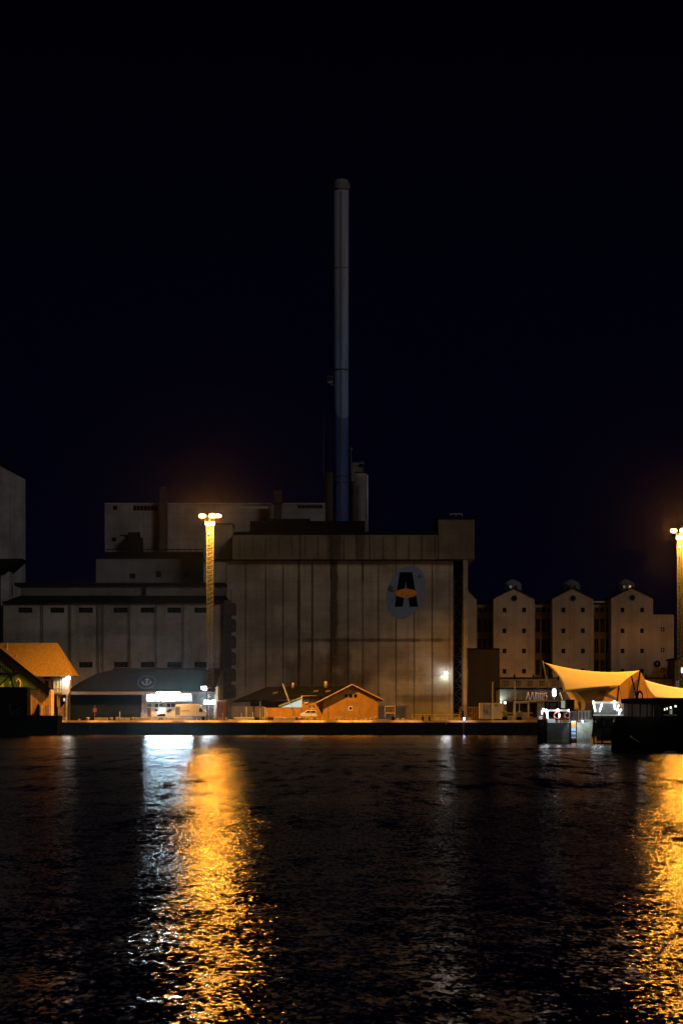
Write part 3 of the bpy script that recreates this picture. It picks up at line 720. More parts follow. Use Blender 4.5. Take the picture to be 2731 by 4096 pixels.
# ------------------------------------------------------------------ harbour tavern (anchor on the roof)
YA = 488.0
ax = lambda p: X(p, YA); az = lambda p: Z(p, YA)
tv = thing('harbour_tavern', 'low tavern with a big dark blue roof carrying an anchor badge and white sign lights', 'building', (ax(600), YA, QZ))
roofblue = plain('blue_black_roof', (0.006,0.007,0.012), 0.75, sc=1.0)
mb = MB().slab([(ax(277),YA-1.2,az(2760)),(ax(300),YA-1.2,az(2768)),(ax(862),YA-1.2,az(2768)),(ax(876),YA+9,az(2674)),(ax(440),YA+9,az(2674)),(ax(376),YA+7,az(2690)),(ax(314),YA+3,az(2728))], 0.25)
mesh('roof', mb, roofblue, tv)
mesh('ridge', MB().box(ax(436),ax(880),YA+8.8,YA+9.6,az(2676),az(2668)), M['roofdark'], tv)
mesh('fascia', MB().box(ax(285),ax(864),YA-1.35,YA-1.15,az(2778),az(2767)), plain('fascia_board',(0.09,0.08,0.075)), tv)
mb = MB(); ops = rects(YA, [(620,650,2815,2845),(668,700,2815,2845),(590,606,2815,2868)])
mb.wall(ax(568), ax(770), QZ, az(2779), YA, ops, 0.2, YA+9)
mesh('wall', mb, plain('tavern_render', (0.30,0.25,0.22), 0.8), tv)
for o in ops[:2]: window(tv, o, YA+0.15, 2, M['glassdark'], M['paintwhite'], 2, 0.05)
mesh('door', MB().box(ops[2][0],ops[2][1],YA+0.1,YA+0.16,QZ,ops[2][3]), plain('tavern_door',(0.08,0.05,0.04)), tv)
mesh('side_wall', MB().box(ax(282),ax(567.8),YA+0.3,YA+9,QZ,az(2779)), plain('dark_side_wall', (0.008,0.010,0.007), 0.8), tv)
mb = MB(); mb.box(ax(770.2),ax(848),YA+0.2,YA+9,QZ,az(2776)); mesh('annex_wall', mb, plain('tavern_annex', (0.12,0.115,0.115), 0.8), tv)
mb = MB().pprism([(850,2868),(850,2778),(858,2752),(872,2745),(872,2868)], YA+0.4, 8)
mesh('end_wall', mb, concrete('tavern_end', (0.33,0.34,0.31), 0.4), tv)
# anchor badge lying on the roof slope
slopev = Vector((0, 10.2, az(2674)-az(2768))).normalized(); nrm = Vector((0,-slopev.z, slopev.y)); 
if nrm.y > 0: nrm = -nrm
def onroof(px, py, off):
    t = (az(2768)+ (az(py)-az(2768)) - az(2768))/(az(2674)-az(2768)); y = YA-1.2+10.2*t
    return Vector((X(px, y), y, Z(2768,YA)+(az(2674)-az(2768))*t)) + nrm*off
cpt = onroof(588, 2730, 0.1)
def flat(pts, off, th, mb):     # 2D points (metres: right, up the slope) on the roof plane
    P = [cpt + Vector((a,0,0)) + slopev*b + nrm*off for a, b in pts]
    return mb.slab([tuple(q) for q in P], -th)
tb = thing('anchor_badge', 'round blue roof badge with a pale anchor and a ring of rope lettering', 'badge', tuple(cpt))
EL = lambda a, b, n=32: [(a*math.cos(2*math.pi*i/n), b*math.sin(2*math.pi*i/n)) for i in range(n)]
mesh('disc', flat(EL(2.05,3.6), 0.02, 0.05, MB()), plain('badge_blue', (0.003,0.006,0.019), 0.7), tb)
mb = MB()
for i in range(46):
    t = 2*math.pi*i/46; u = t+0.08
    flat([(1.66*math.cos(t),2.9*math.sin(t)),(1.66*math.cos(u),2.9*math.sin(u)),(1.86*math.cos(u),3.25*math.sin(u)),(1.86*math.cos(t),3.25*math.sin(t))], 0.08, 0.03, mb)
mesh('rope_ring', mb, plain('badge_rope', (0.022,0.03,0.05), 0.7), tb)
mb = MB()
flat([(-0.1,-1.5),(0.1,-1.5),(0.1,1.2),(-0.1,1.2)],0.09,0.04,mb); flat([(-0.45,0.75),(0.45,0.75),(0.45,1.0),(-0.45,1.0)],0.14,0.04,mb)
for s_ in (-1,1):
    pp = [(0,-1.7),(s_*0.5,-1.45),(s_*0.82,-0.9),(s_*0.92,-0.25)]
    for (a,b),(c,d) in zip(pp[:-1],pp[1:]): flat([(a,b),(c,d),(c*0.8,d+0.28),(a*0.8,b+0.3)],0.15+0.02*s_,0.03,mb)
    flat([(s_*0.62,-0.4),(s_*1.12,-0.35),(s_*0.95,0.15)],0.19,0.03,mb)
flat([(0.22*math.cos(i*0.6),1.42+0.34*math.sin(i*0.6)) for i in range(10)],0.12,0.03,mb)
mesh('anchor', mb, plain('badge_gold', (0.09,0.085,0.08), 0.6), tb)
# white sign lights
SIGN = emis('white_sign_tubes', (0.55,0.82,1.0), 210, lamp=True)
SIGNB = emis('white_sign_panel', (0.70,0.88,1.0), 0.7)
pn = thing('lit_sign_board', 'brilliant white lit sign board over the tavern door', 'sign', (ax(676), YA-1.5, az(2790)))
mesh('panel', MB().pbox(586, 768, 2788, 2806, YA-1.6, 0.2), SIGNB, pn)
mesh('back_box', MB().pbox(584, 770, 2786, 2808, YA-1.38, 0.5), M['steel'], pn)
for a, b, c, d, q in ((627,671,2769,2786,0),(677,719,2769,2786,0),(590,636,2779,2801,1),(652,699,2779,2803,1),(717,762,2778,2797,1)):
    lb2 = mesh('light_box', MB().pbox(a-1, b+1, c-1, d+1, YA-1.86, 0.22), M['steel'], pn)
    mesh('lens', MB().pbox(a, b, c, d, YA-1.93, 0.06), SIGN, lb2)
lp = thing('gable_lamp', 'white flood lamp on a bracket under the right end of the tavern roof', 'lamp', (ax(815), YA-2, az(2753)))
mesh('lens', MB().pprism([(804,2747),(828,2745),(830,2756),(822,2762),(806,2757)], YA-2.2, 0.3), emis('gable_lamp_lens', COLD, 22, lamp=True), lp)
mesh('bracket', MB().tube((ax(826),YA-1.9,az(2750)),(ax(846),YA+0.3,az(2752)),0.07), M['steel'], lp)
lp2 = thing('lit_box_lamp', 'horizontal white box lamp glowing low on the right of the tavern front', 'lamp', (ax(837), YA-2, az(2808)))
mesh('lens', MB().pbox(816, 859, 2801, 2816, YA-2.6, 0.3), emis('box_lamp_lens', COLD, 30, lamp=True), lp2, bevel=0.12)
mesh('post', MB().tube((ax(838),YA-2.2,az(2816)),(ax(838),YA-2.2,QZ),0.06), M['steel'], lp2)
ps = thing('white_pillar', 'pale tapered pillar standing right of the tavern front', 'pillar', (ax(836),YA-1,QZ))
mesh('shaft', MB().pprism([(829,2790),(833,2768),(840,2765),(844,2790)], YA-0.9, 0.5), plain('pillar_paint',(0.45,0.42,0.38)), ps)

# ------------------------------------------------------------------ vehicles
def wheel(parent, x, z, y, r=0.34):
    wv = mesh('wheel', MB().tube((x,y-0.11,z),(x,y+0.11,z),r,n=20), M['rubber'], parent)
    mesh('rim', MB().tube((x,y-0.14,z),(x,y-0.112,z),r*0.6,n=12), M['steel'], wv)
def shell(pts, y0, y1, top, inset=0.16):
    mb = MB(); mb.prism(pts, y0, y1); zt_ = max(p[1] for p in pts); zb = min(p[1] for p in pts)
    ym = (y0+y1)/2
    mb.v = [(x, ym+(y-ym)*(1-inset*max(0,(z-zb)/(zt_-zb)-0.45)), z) for x,y,z in mb.v]
    return mb
YV = 476.0
van = thing('panel_van', 'tall white panel van parked facing right in front of the tavern', 'van', (X(766,YV), YV, QZ))
vx = lambda p: X(p,YV)
P = [(704,2864),(703,2822),(708,2817),(795,2816),(806,2821),(818,2840),(828,2847),(830,2857),(829,2865)]
mesh('body', shell([(vx(a),Z(b,YV)) for a,b in P], YV-1, YV+1, 0), M['vanwhite'], van, bevel=0.08)
mb = MB().pprism([(797,2833),(806,2833),(813,2848),(797,2848)], YV-1.03, 0.1); mesh('side_window', mb, plain('tinted_glass',(0.02,0.05,0.05),0.15), van)
mesh('windscreen', MB().slab([(vx(808),YV-0.8,Z(2823.5,YV)),(vx(808),YV+0.8,Z(2823.5,YV)),(vx(818.5),YV+0.85,Z(2839.5,YV)),(vx(818.5),YV-0.85,Z(2839.5,YV))],0.03), M['glassdark'], van)
mesh('headlight', MB().ball((vx(826),YV-0.85,Z(2856,YV)),0.16,0.1,0.13), plain('headlamp_glass',(0.8,0.6,0.3),0.2), van)
mesh('rear_panel', MB().box(vx(703)-0.04,vx(722),YV-1.02,YV-0.99,Z(2860,YV),Z(2826,YV)), plain('grey_decal',(0.16,0.17,0.19),0.4), van)
mesh('trim', MB().box(vx(726),vx(760),YV-1.03,YV-1.0,Z(2844,YV),Z(2842,YV)), plain('trim_grey',(0.2,0.16,0.13)), van)
wheel(van, vx(724), QZ+0.34, YV-0.9); wheel(van, vx(806), QZ+0.34, YV-0.9); wheel(van, vx(724), QZ+0.34, YV+0.9); wheel(van, vx(806), QZ+0.34, YV+0.9)
YP = 472.0
cpv = thing('pickup_camper', 'small white camper pickup with a raised roof parked nose-left of the tall van', 'van', (X(650,YP), YP, QZ))
vx = lambda p: X(p,YP)
P = [(607,2866),(606,2832),(640,2831),(702,2831),(701,2850),(703,2858),(698,2868),(668,2868)]
mesh('body', shell([(vx(a),Z(b,YP)) for a,b in P], YP-0.95, YP+0.95, 0, 0.1), M['vanwhite'], cpv, bevel=0.05)
mesh('roof', MB().box(vx(590),vx(703),YP-1.1,YP+1.1,Z(2831,YP)+0.005,Z(2829,YP)), M['paintwhite'], cpv)
mesh('side_window', MB().pprism([(668,2842),(680,2836),(688,2837),(686,2844),(676,2848),(667,2849)], YP-1.02, 0.1), plain('camper_glass',(0.02,0.05,0.055),0.15), cpv)
mesh('rear_window', MB().pbox(620, 632, 2837, 2844, YP-1.02, 0.1), M['glassdark'], cpv)
mesh('wheel_arch', MB().pbox(630, 662, 2856, 2864, YP-0.99, 0.2), M['black'], cpv)
wheel(cpv, vx(645), QZ+0.33, YP-0.85); wheel(cpv, vx(690), QZ+0.33, YP-0.85); wheel(cpv, vx(645), QZ+0.33, YP+0.85); wheel(cpv, vx(690), QZ+0.33, YP+0.85)
mesh('light_bar', MB().tube((vx(634),YP-1.35,Z(2854,YP)),(vx(662),YP-1.35,Z(2836,YP)),0.17,0.15,n=10), emis('light_bar_tube',(0.85,0.92,1.0),5), cpv)
mesh('awning', MB().pbox(588, 606, 2834, 2845, YP-0.8, 1.6), plain('awning_cloth',(0.2,0.1,0.06)), cpv)
mb = MB()
for p in (588, 605): mb.tube((vx(p),YP-0.9,QZ),(vx(p),YP-0.9,Z(2830,YP)),0.035)
mesh('awning_pole', mb, M['steel'], cpv)
YCa = 473.0
car = thing('white_car', 'white estate car parked left of the gabled brick house', 'car', (X(1233,YCa), YCa, QZ))
vx = lambda p: X(p,YCa)
P = [(1201,2866),(1201,2857),(1206,2852),(1219,2849),(1228,2841),(1262,2841),(1267,2850),(1268,2866)]
mesh('body', shell([(vx(a),Z(b,YCa)) for a,b in P], YCa-0.9, YCa+0.9, 0, 0.3), M['vanwhite'], car, bevel=0.05)
mesh('side_window', MB().pprism([(1221,2850),(1229,2843),(1238,2843),(1238,2850)], YCa-0.9, 0.15), M['glassdark'], car)
mesh('side_window', MB().pprism([(1241,2850),(1241,2843),(1260,2843),(1262,2850)], YCa-0.9, 0.15), M['glassdark'], car)
mesh('tail_light', MB().pbox(1265.5, 1268.3, 2852, 2857, YCa-0.86, 0.3), plain('red_tail_lens',(0.4,0.02,0.02),0.3), car)
mesh('headlight', MB().ball((vx(1202.5),YCa-0.75,Z(2856,YCa)),0.08,0.12,0.1), M['steel'], car)
for p in (1212,1255):
    for s_ in (-0.8,0.8): wheel(car, vx(p), QZ+0.31, YCa+s_, 0.31)

# ------------------------------------------------------------------ gabled brick house with its wing
YG = 485.0
gx = lambda p: X(p,YG); gz = lambda p: Z(p,YG)
gh = thing('gabled_house', 'brick house with a broad overhanging gable facing the water', 'house', (gx(1400), YG, QZ))
M['brick'] = bricks('orange_brick', (0.48,0.23,0.03), (0.36,0.16,0.02), (0.36,0.24,0.07))
ops = rects(YG, [(1379,1389,2777,2789),(1397,1408,2777,2790),(1416,1427,2777,2789),(1397,1407,2828,2839)])
zc = gz(2800)
mb = MB().wall(gx(1292), gx(1514), QZ, zc, YG, [ops[3]], 0.2, YG+14)
mb2 = MB()
gpoly = [(gx(1292),zc),(gx(1514),zc),(gx(1514),gz(2797)),(gx(1408),gz(2745)),(gx(1292),gz(2797))]
mb.prism([(x, z if z > zc else zc+0.004) for x, z in gpoly], YG, YG+14)
mesh('wall', mb, M['brick'], gh)
for o in ops[:3]:
    p_ = mesh('window', MB().box(o[0],o[1],YG-0.05,YG-0.01,o[2],o[3]), M['glassdark'], gh)
    mesh('frame', MB().box(o[0]-0.1,o[1]+0.1,YG-0.035,YG-0.008,o[2]-0.1,o[3]+0.1), plain('gable_frame',(0.2,0.16,0.1)) if 'gable_frame' not in bpy.data.materials else bpy.data.materials['gable_frame'], p_)
p_ = window(gh, ops[3], YG+0.15, 1, M['glassdark'])
mb = MB(); o = ops[3]
mb.box(o[0]-0.16,o[1]+0.16,YG-0.06,YG-0.003,o[3]+0.002,o[3]+0.18); mb.box(o[0]-0.16,o[1]+0.16,YG-0.06,YG-0.003,o[2]-0.18,o[2]-0.002)
mb.box(o[0]-0.16,o[0]-0.003,YG-0.06,YG-0.003,o[2],o[3]); mb.box(o[1]+0.003,o[1]+0.16,YG-0.06,YG-0.003,o[2],o[3])
mesh('frame', mb, M['paintwhite'], p_)
apx, apz = gx(1408), gz(2737)
mb = MB()
mb.slab([(gx(1262),YG-0.9,gz(2812)),(gx(1262),YG+15,gz(2812)),(apx,YG+15,apz),(apx,YG-0.9,apz)], -0.22)
mb.slab([(gx(1531),YG-0.9,gz(2800)),(gx(1531),YG+15,gz(2800)),(apx,YG+15,apz),(apx,YG-0.9,apz)], 0.22)
mesh('roof', mb, M['roofdark'], gh)
M['barge'] = plain('barge_board_paint', (0.42,0.28,0.14), 0.7)
mb = MB()
mb.prism([(gx(1262),gz(2815)),(gx(1262),gz(2810)),(apx,gz(2735)),(apx,gz(2740.5))], YG-1.0, YG-0.88)
mb.prism([(gx(1532),gz(2802)),(gx(1532),gz(2796.5)),(apx+0.02,gz(2735)),(apx+0.02,gz(2740.5))], YG-1.0, YG-0.88)
mesh('barge_board', mb, M['barge'], gh)
mb = MB()
for a, c in ((1292,2797),(1350,2768),(1445,2760),(1494,2782)): mb.tube((gx(a),YG-0.8,gz(c)),(gx(a),YG,gz(c)),0.12,n=6)
for p in (1312,1374,1435,1511): mb.box(gx(p)-0.05,gx(p)+0.05,YG-0.07,YG-0.003,QZ,gz(2822))
mesh('brackets', mb, plain('bracket_wood',(0.2,0.12,0.06)), gh)
wg = thing('low_wing', 'low brick wing with a dark roof joining the gabled house on its left', 'house', (gx(1150), YG+3, QZ))
yw = YG+3
ops = rects(yw, [(1238,1257,2820,2834)])
mesh('wall', MB().wall(X(1207,yw), X(1291,yw), QZ, Z(2782,yw), yw, ops, 0.2, yw+10), M['brick'], wg)
window(wg, ops[0], yw+0.15, 3, M['glassdark'], M['paintwhite'], 1, 0.06)
mb = MB().slab([(X(930,yw),yw-0.8,Z(2806,yw)),(X(1296,yw),yw-0.8,Z(2784,yw)),(X(1400,yw),yw+8,Z(2742,yw)),(X(1062,yw),yw+8,Z(2745,yw))], 0.25)
mesh('roof', mb, M['roofdark'], wg)
mesh('rear_wall', MB().box(X(1000,yw),X(1206,yw),yw+2,yw+9,QZ,Z(2802,yw)), plain('wing_back_wall',(0.035,0.035,0.03)), wg)
for p, q, wd, h in ((1172,2745,12,16),(1303,2743,13,20)):
    cyl = MB().lathe(X(p,yw+7), yw+7, [(wd/2*0.05,Z(q+6,yw)),(wd/2*0.05,Z(q-h+5,yw)),(wd/2*0.04,Z(q-h,yw))], 14)
    mesh('chimney_pot', cyl, plain('clay_pot_%d'%p,(0.42,0.30,0.2)), wg, smooth=True)
for p, q in ((1262,2763),(1310,2764),(1100,2770)):
    yq = yw+3.5
    mesh('skylight', MB().slab([(X(p-10,yq),yq-0.5,Z(q+5,yq)),(X(p+8,yq),yq-0.5,Z(q+3,yq)),(X(p+12,yq),yq+0.6,Z(q-4,yq)),(X(p-6,yq),yq+0.6,Z(q-2,yq))],0.1), plain('skylight_%d'%p,(0.14,0.10,0.06),0.3), wg)
ts = thing('lit_awning', 'triangular cold-white glowing awning wall left of the round sign', 'awning', (X(1165,482), 482, QZ))
ya = 482.0
mesh('sheet', MB().pprism([(1123,2829.5),(1205,2829.5),(1205,2797)], ya, 0.12), emis('lit_sheet',(0.62,0.86,0.84),0.62), ts)  # emission stands in for the white light falling on the sheet
mesh('edge_roof', MB().pprism([(1118,2828),(1205,2793),(1207,2789),(1205,2787),(1112,2822)], ya-0.15, 1.6), plain('awning_edge',(0.18,0.21,0.17)), ts)
mesh('post', MB().pprism([(1205.3,2830),(1205.3,2783),(1208,2783),(1208,2830)], ya-0.2, 0.2), M['paintwhite'], ts)
lean = MB().tube((X(1131,480),480,Z(2735,480)),(X(1161,480),480,Z(2818,480)),0.13,n=8)
tag(mesh('leaning_pole', lean, plain('pole_varnish',(0.34,0.33,0.22)), loc=(X(1161,480),480,Z(2818,480))), 'pale pole leaning left over the glowing awning', 'pole')
rs = thing('round_sign', 'round pale sign with a dark emblem on the brick wing above the car', 'sign', (X(1222,yw-0.2), yw-0.2, Z(2801,yw)))
mesh('disc', MB().tube((X(1222,yw),yw-0.02,Z(2801,yw)),(X(1222,yw),yw-0.14,Z(2801,yw)),0.66,n=28), plain('sign_cream',(0.62,0.45,0.36)), rs)
mesh('rim', MB().torus((X(1222,yw),yw-0.15,Z(2801,yw)),0.62,0.05), M['paintwhite'], rs)
mb = MB(); c0 = (X(1222,yw), Z(2801,yw))
mb.box(c0[0]-0.04,c0[0]+0.04,yw-0.19,yw-0.142,c0[1]-0.32,c0[1]+0.38); mb.box(c0[0]-0.2,c0[0]+0.2,yw-0.185,yw-0.142,c0[1]+0.14,c0[1]+0.2); mb.prism([(c0[0]-0.3,c0[1]-0.1),(c0[0]-0.04,c0[1]-0.36),(c0[0]-0.04,c0[1]-0.22)],yw-0.19,yw-0.142); mb.prism([(c0[0]+0.3,c0[1]-0.1),(c0[0]+0.04,c0[1]-0.36),(c0[0]+0.04,c0[1]-0.22)],yw-0.19,yw-0.142)
mesh('emblem', mb, plain('sign_emblem_ink',(0.2,0.1,0.07)), rs)
bw = MB(); bw.pbox(1062, 1204, 2831, 2869, 481, 0.4)
tag(mesh('brick_wall', bw, M['brick'], loc=(X(1130,481),481,QZ)), 'low orange brick wall below the glowing awning', 'wall')
mb = MB(); mb.pbox(868, 908, 2805, 2869, 483, 3)
tag(mesh('timber_screen', mb, boards('red_brown_boards',(0.14,0.075,0.05),0.22), loc=(X(890,483),483,QZ)), 'brown boarded screen at the right end of the tavern', 'screen')
mb = MB(); mb.pbox(925, 1058, 2826, 2869, 482, 0.12)
tag(mesh('sheet_fence', mb, boards('grey_sheeting',(0.15,0.14,0.12),0.3), loc=(X(990,482),482,QZ)), 'grey sheet fence between the tavern screen and the brick wall', 'fence')
sp_ = thing('small_kiosk', 'small grey flat-roofed kiosk right of the tavern box lamp', 'kiosk', (X(880,486),486,QZ))
mesh('wall', MB().pbox(862, 902, 2805, 2868, 486.5, 2.5), plain('kiosk_wall',(0.2,0.18,0.17)), sp_); mesh('roof', MB().pbox(860, 906, 2801.5, 2804.8, 486, 3.4), M['steel'], sp_)

# ring sculpture and bench right of the gabled house
hp = thing('ring_board', 'square pale notice board with a dark centre right of the gabled house', 'notice board', (X(1560,478),478,QZ))
mesh('frame', MB().pbox(1538, 1541, 2823, 2869, 478, 0.1).pbox(1578, 1581, 2823, 2869, 478, 0.1).pbox(1541.2, 1577.8, 2823, 2828, 478, 0.1).pbox(1541.2,1577.8,2850,2854,478,0.1), plain('board_frame',(0.5,0.36,0.27)), hp)
mesh('board', MB().pbox(1541.2, 1577.8, 2828, 2850, 478.1, 0.06), plain('board_face',(0.13,0.08,0.05), var=0.6, sc=2), hp)

# ------------------------------------------------------------------ quay furniture
def post(px, Y, py_top, r, mat, label, name='quay_post', cat='post', group=None):
    z = Z(py_top, Y); x = X(px, Y)
    mb = MB().tube((x,Y,QZ),(x,Y,z),r,n=8); mb.ball((x,Y,z),r*1.02,r*1.02,r*0.8,8,6)
    return tag(mesh(name, mb, mat, loc=(x,Y,QZ)), label, cat, group)
cream = plain('cream_post_paint', (0.58,0.48,0.30))
near = ['below the left end of the tavern roof','left of the camper awning','in front of the tall van','right of the tall van nose','before the timber screen','at the left end of the sheet fence','left of centre before the sheet fence','right of centre before the sheet fence','where the sheet fence meets the brick wall','just right of the brick wall end','left of the leaning pole','right of the leaning pole','in front of the white car','against the left brick wing corner','under the gable window','before the right half of the gable']
for i, (px, top, r) in enumerate(((480,2848,0.09),(566,2851,0.06),(788,2846,0.06),(842,2852,0.06),(891,2852,0.05),(966,2853,0.06),(986,2829,0.09),(1013,2850,0.08),(1060,2830,0.1),(1068,2849,0.07),(1120,2850,0.06),(1174,2828,0.05),(1245,2818,0.05),(1292,2848,0.05),(1374,2824,0.05),(1435,2824,0.05))):
    post(px, 467.0, top, r, cream, 'thin pale quay post ' + near[i], group='thin posts along the quay')
tm = thing('red_topped_marker', 'pale quay marker with a dark red band before the sheet fence', 'marker', (X(1041,466),466,QZ))
mesh('post', MB().tube((X(1041,466),466,QZ),(X(1041,466),466,Z(2804,466)),0.09,0.05), cream, tm); mesh('band', MB().tube((X(1041,466),466,Z(2831,466)),(X(1041,466),466,Z(2823,466)),0.17,n=10), plain('dark_red_band',(0.2,0.03,0.02)), tm)
dp = MB().tube((X(1016,466),466,QZ),(X(1016,466),466,Z(2812,466)),0.12,n=8)
tag(mesh('dark_post', dp, M['black'], loc=(X(1016,466),466,QZ)), 'dark thick post before the middle of the sheet fence', 'post')
blocks = [(378,432,2871,'longest pale block left of the tavern wall'),(463,474,2869,'short upright block left of the camper'),(478,520,2871,'pale block just right of the short upright block'),(540,606,2870,'pale block under the camper awning'),
          (668,730,2870,'pale block below the camper nose and van tail'),(935,1018,2869,'long pale block before the sheet fence'),(1095,1181,2869,'long pale block before the glowing awning'),(912,932,2879,'low slab at the edge below the kiosk'),(964,988,2879,'low slab at the edge below the sheet fence'),(1437,1466,2880,'low slab at the edge below the right gable slope'),(1516,1560,2880,'low slab at the edge under the notice board'),(1582,1640,2880,'low slab at the edge left of the yellow barriers')]
for a, b, t_, lab in blocks:
    yb = 464.5 if t_ < 2875 else 462.2
    mb = MB().box(X(a,yb), X(b,yb), yb, yb+0.6, QZ+0.003, max(Z(t_,yb), QZ+0.35))
    tag(mesh('concrete_block', mb, M['block'], loc=(X((a+b)/2,yb),yb,QZ), bevel=0.06), lab, 'block', 'concrete blocks on the quay')
# mooring bollards and little marker stones along the edge
spots = [(1140,'under the glowing awning'),(1199,'left of the white car'),(1227,'below the white car door'),(1250,'below the white car tail'),(1271,'right of the white car'),(1290,'below the wing corner'),(1325,'below the left gable eave'),(1343,'left of the gable window'),(1361,'left of the gable post'),(1386,'below the gable window'),(1405,'below the gable middle'),(1424,'right of the gable window'),(1463,'below the right gable slope'),(1484,'below the right house corner'),(1502,'beyond the house corner'),(856,'below the van nose'),(905,'below the timber screen'),(1052,'between the posts at the brick wall end')]
b0 = None
for i, (px, wh) in enumerate(spots):
    yb = 462.6
    if b0 is None:
        mb = MB().lathe(0, 0, [(0.16,0),(0.15,0.35),(0.2,0.42),(0.2,0.52),(0.1,0.58)], 12)
        b0 = mesh('marker_stone', mb, M['block'])
        o = b0
    else:
        o = b0.copy(); COL.objects.link(o)
    o.location = (X(px,yb), yb, QZ); s_ = 0.8+0.5*random.random(); o.scale = (s_*(1.5 if px in (1140,1199,1386) else 1), s_, s_*1.15)
    tag(o, 'little pale marker stone on the quay edge '+wh, 'marker stone', 'marker stones along the quay edge')
for px, lab in [(p, 'little pale marker stone on the quay edge '+w_) for p, w_ in ((262,'beside the hip-roofed house downpipe'),(318,'between the hip-roofed house and the red sign'),(352,'just left of the dull red sign'),(446,'between the longest block and the upright block'),(532,'left of the camper awning'),(655,'below the camper wheels'),
    (1590,'right of the notice board'),(1612,'midway between notice board and yellow barriers'),(1660,'left of the two seated people'),(1752,'behind the orange cloth'),(1770,'left of the orange cloth'),(1822,'left of the ladder light'),(1880,'below the wire mesh fence'))]:
    yb = 462.6; o = b0.copy(); COL.objects.link(o); o.location = (X(px,yb), yb, QZ); s_ = 0.8+0.6*random.random(); o.scale = (s_*1.4, s_, s_)
    tag(o, lab, 'marker stone', 'marker stones along the quay edge')
for px, wh in ((813,'below the left mast foot'),(1572,'right of the notice board')):
    yb = 461.9; x = X(px,yb)
    mb = MB().lathe(x, yb, [(0.24,QZ+0.14),(0.2,QZ+0.55),(0.34,QZ+0.68),(0.34,QZ+0.8),(0.2,QZ+0.86)], 14)
    tag(mesh('mooring_bollard', mb, M['black'], loc=(x,yb,QZ)), 'black iron mooring bollard '+wh, 'bollard', 'iron bollards')
# yellow crowd barriers
ycol = plain('yellow_barrier_paint', (0.72,0.50,0.06), 0.5)
wh = ['left of the two seated people','behind the two seated people','right of the seated people','below the white wall lamp and nearest the ladder light']
for i in range(4):
    yb = 464.0; p0 = 1648+47.5*i; p1 = p0+45; x0, x1 = X(p0,yb), X(p1,yb); z0, z1 = QZ+0.12, QZ+1.35
    t = thing('crowd_barrier', 'yellow slatted crowd barrier '+wh[i], 'barrier', ((x0+x1)/2,yb,QZ), 'yellow crowd barriers')
    mb = MB()
    for a, b in (((x0,z0),(x1,z0)),((x0,z1),(x1,z1)),((x0,QZ),(x0,z1)),((x1,QZ),(x1,z1))): mb.tube((a[0],yb,a[1]),(b[0],yb,b[1]),0.045,n=6)
    mesh('frame', mb, ycol, t)
    mb = MB(); n_ = 13
    for q in range(1,n_): x = x0+(x1-x0)*q/n_; mb.tube((x,yb,z0),(x,yb,z1),0.022,n=5,cap=False)
    mesh('bars', mb, ycol, t)
    mesh('foot', MB().box(x0+0.1,x0+0.2,yb-0.35,yb+0.35,QZ+0.003,QZ+0.08).box(x1-0.2,x1-0.1,yb-0.35,yb+0.35,QZ+0.003,QZ+0.08), ycol, t)
# mesh fence
fe = thing('mesh_fence', 'brown wire mesh fence left of the cream container', 'fence', (X(1878,472),472,QZ))
mb = MB(); yb = 472.0
for p in (1838,1862,1887,1896,1905,1916): mesh('post', MB().tube((X(p,yb),yb,QZ),(X(p,yb),yb,Z(2828,yb)),0.05,n=6), M['wood'], fe)
mesh('top_rail', MB().tube((X(1838,yb),yb,Z(2829,yb)),(X(1916,yb),yb,Z(2829,yb)),0.04,n=6), M['wood'], fe)
mb = MB()
for i in range(34): x = X(1838,yb)+(X(1916,yb)-X(1838,yb))*i/33; mb.tube((x,yb,QZ),(x,yb,Z(2830,yb)),0.014,n=4,cap=False)
for i in range(12): z = QZ+0.1+i*0.15; mb.tube((X(1838,yb),yb,z),(X(1916,yb),yb,z),0.014,n=4,cap=False)
mesh('mesh', mb, M['wood'], fe)
# cream container
cc = thing('cream_container', 'cream painted site container with double doors behind the quay edge', 'container', (X(1964,470),470,QZ))
mesh('body', MB().pbox(1917, 2011, 2812, 2876, 470, 2.5), concrete('cream_container_paint',(0.62,0.52,0.36),0.35,[(X(1985,470),Z(2822,470),0.35,0.2,0.6),(X(1945,470),Z(2846,470),0.2,0.5,0.5)]), cc, bevel=0.04)
mb = MB()
for p in (1933,1934.5,1948,1958,1960): mb.pbox(p, p+0.8, 2816, 2873, 469.94, 0.05)
mesh('door_seams', mb, plain('seam_shadow_paint',(0.16,0.11,0.06)), cc)  # thin dark brown strips along the door joints
mesh('handle', MB().pbox(1932,1936,2834,2850,469.86,0.07).pbox(1944,1947,2842,2850,469.86,0.07), plain('handle_rust',(0.12,0.06,0.03)), cc)
mesh('plinth', MB().pbox(1916.5, 1990, 2871, 2876.5, 469.8, 0.1), M['block'], cc)
# flag poles
for px, top, lab in ((1969,2730,'slender bare pole in front of the cream container'),(2058,2729,'slender bare pole left of the lettered building')):
    mb = MB().tube((X(px,466),466,QZ),(X(px,466),466,Z(top,466)),0.11,0.07,n=8); mb.ball((X(px,466),466,Z(top,466)),0.12,0.12,0.12,8,6)
    tag(mesh('bare_pole', mb, plain('pole_paint_%d'%px,(0.5,0.42,0.3)), loc=(X(px,466),466,QZ)), lab, 'pole', 'bare poles by the container')
gp = MB().tube((X(2051,465),465,QZ),(X(2055,465),465,Z(2806,465)),0.1,n=8)
tag(mesh('grey_pole', gp, plain('grey_pole_paint',(0.3,0.33,0.36)), loc=(X(2052,465),465,QZ)), 'short grey pole leaning slightly beside the shop front', 'pole')
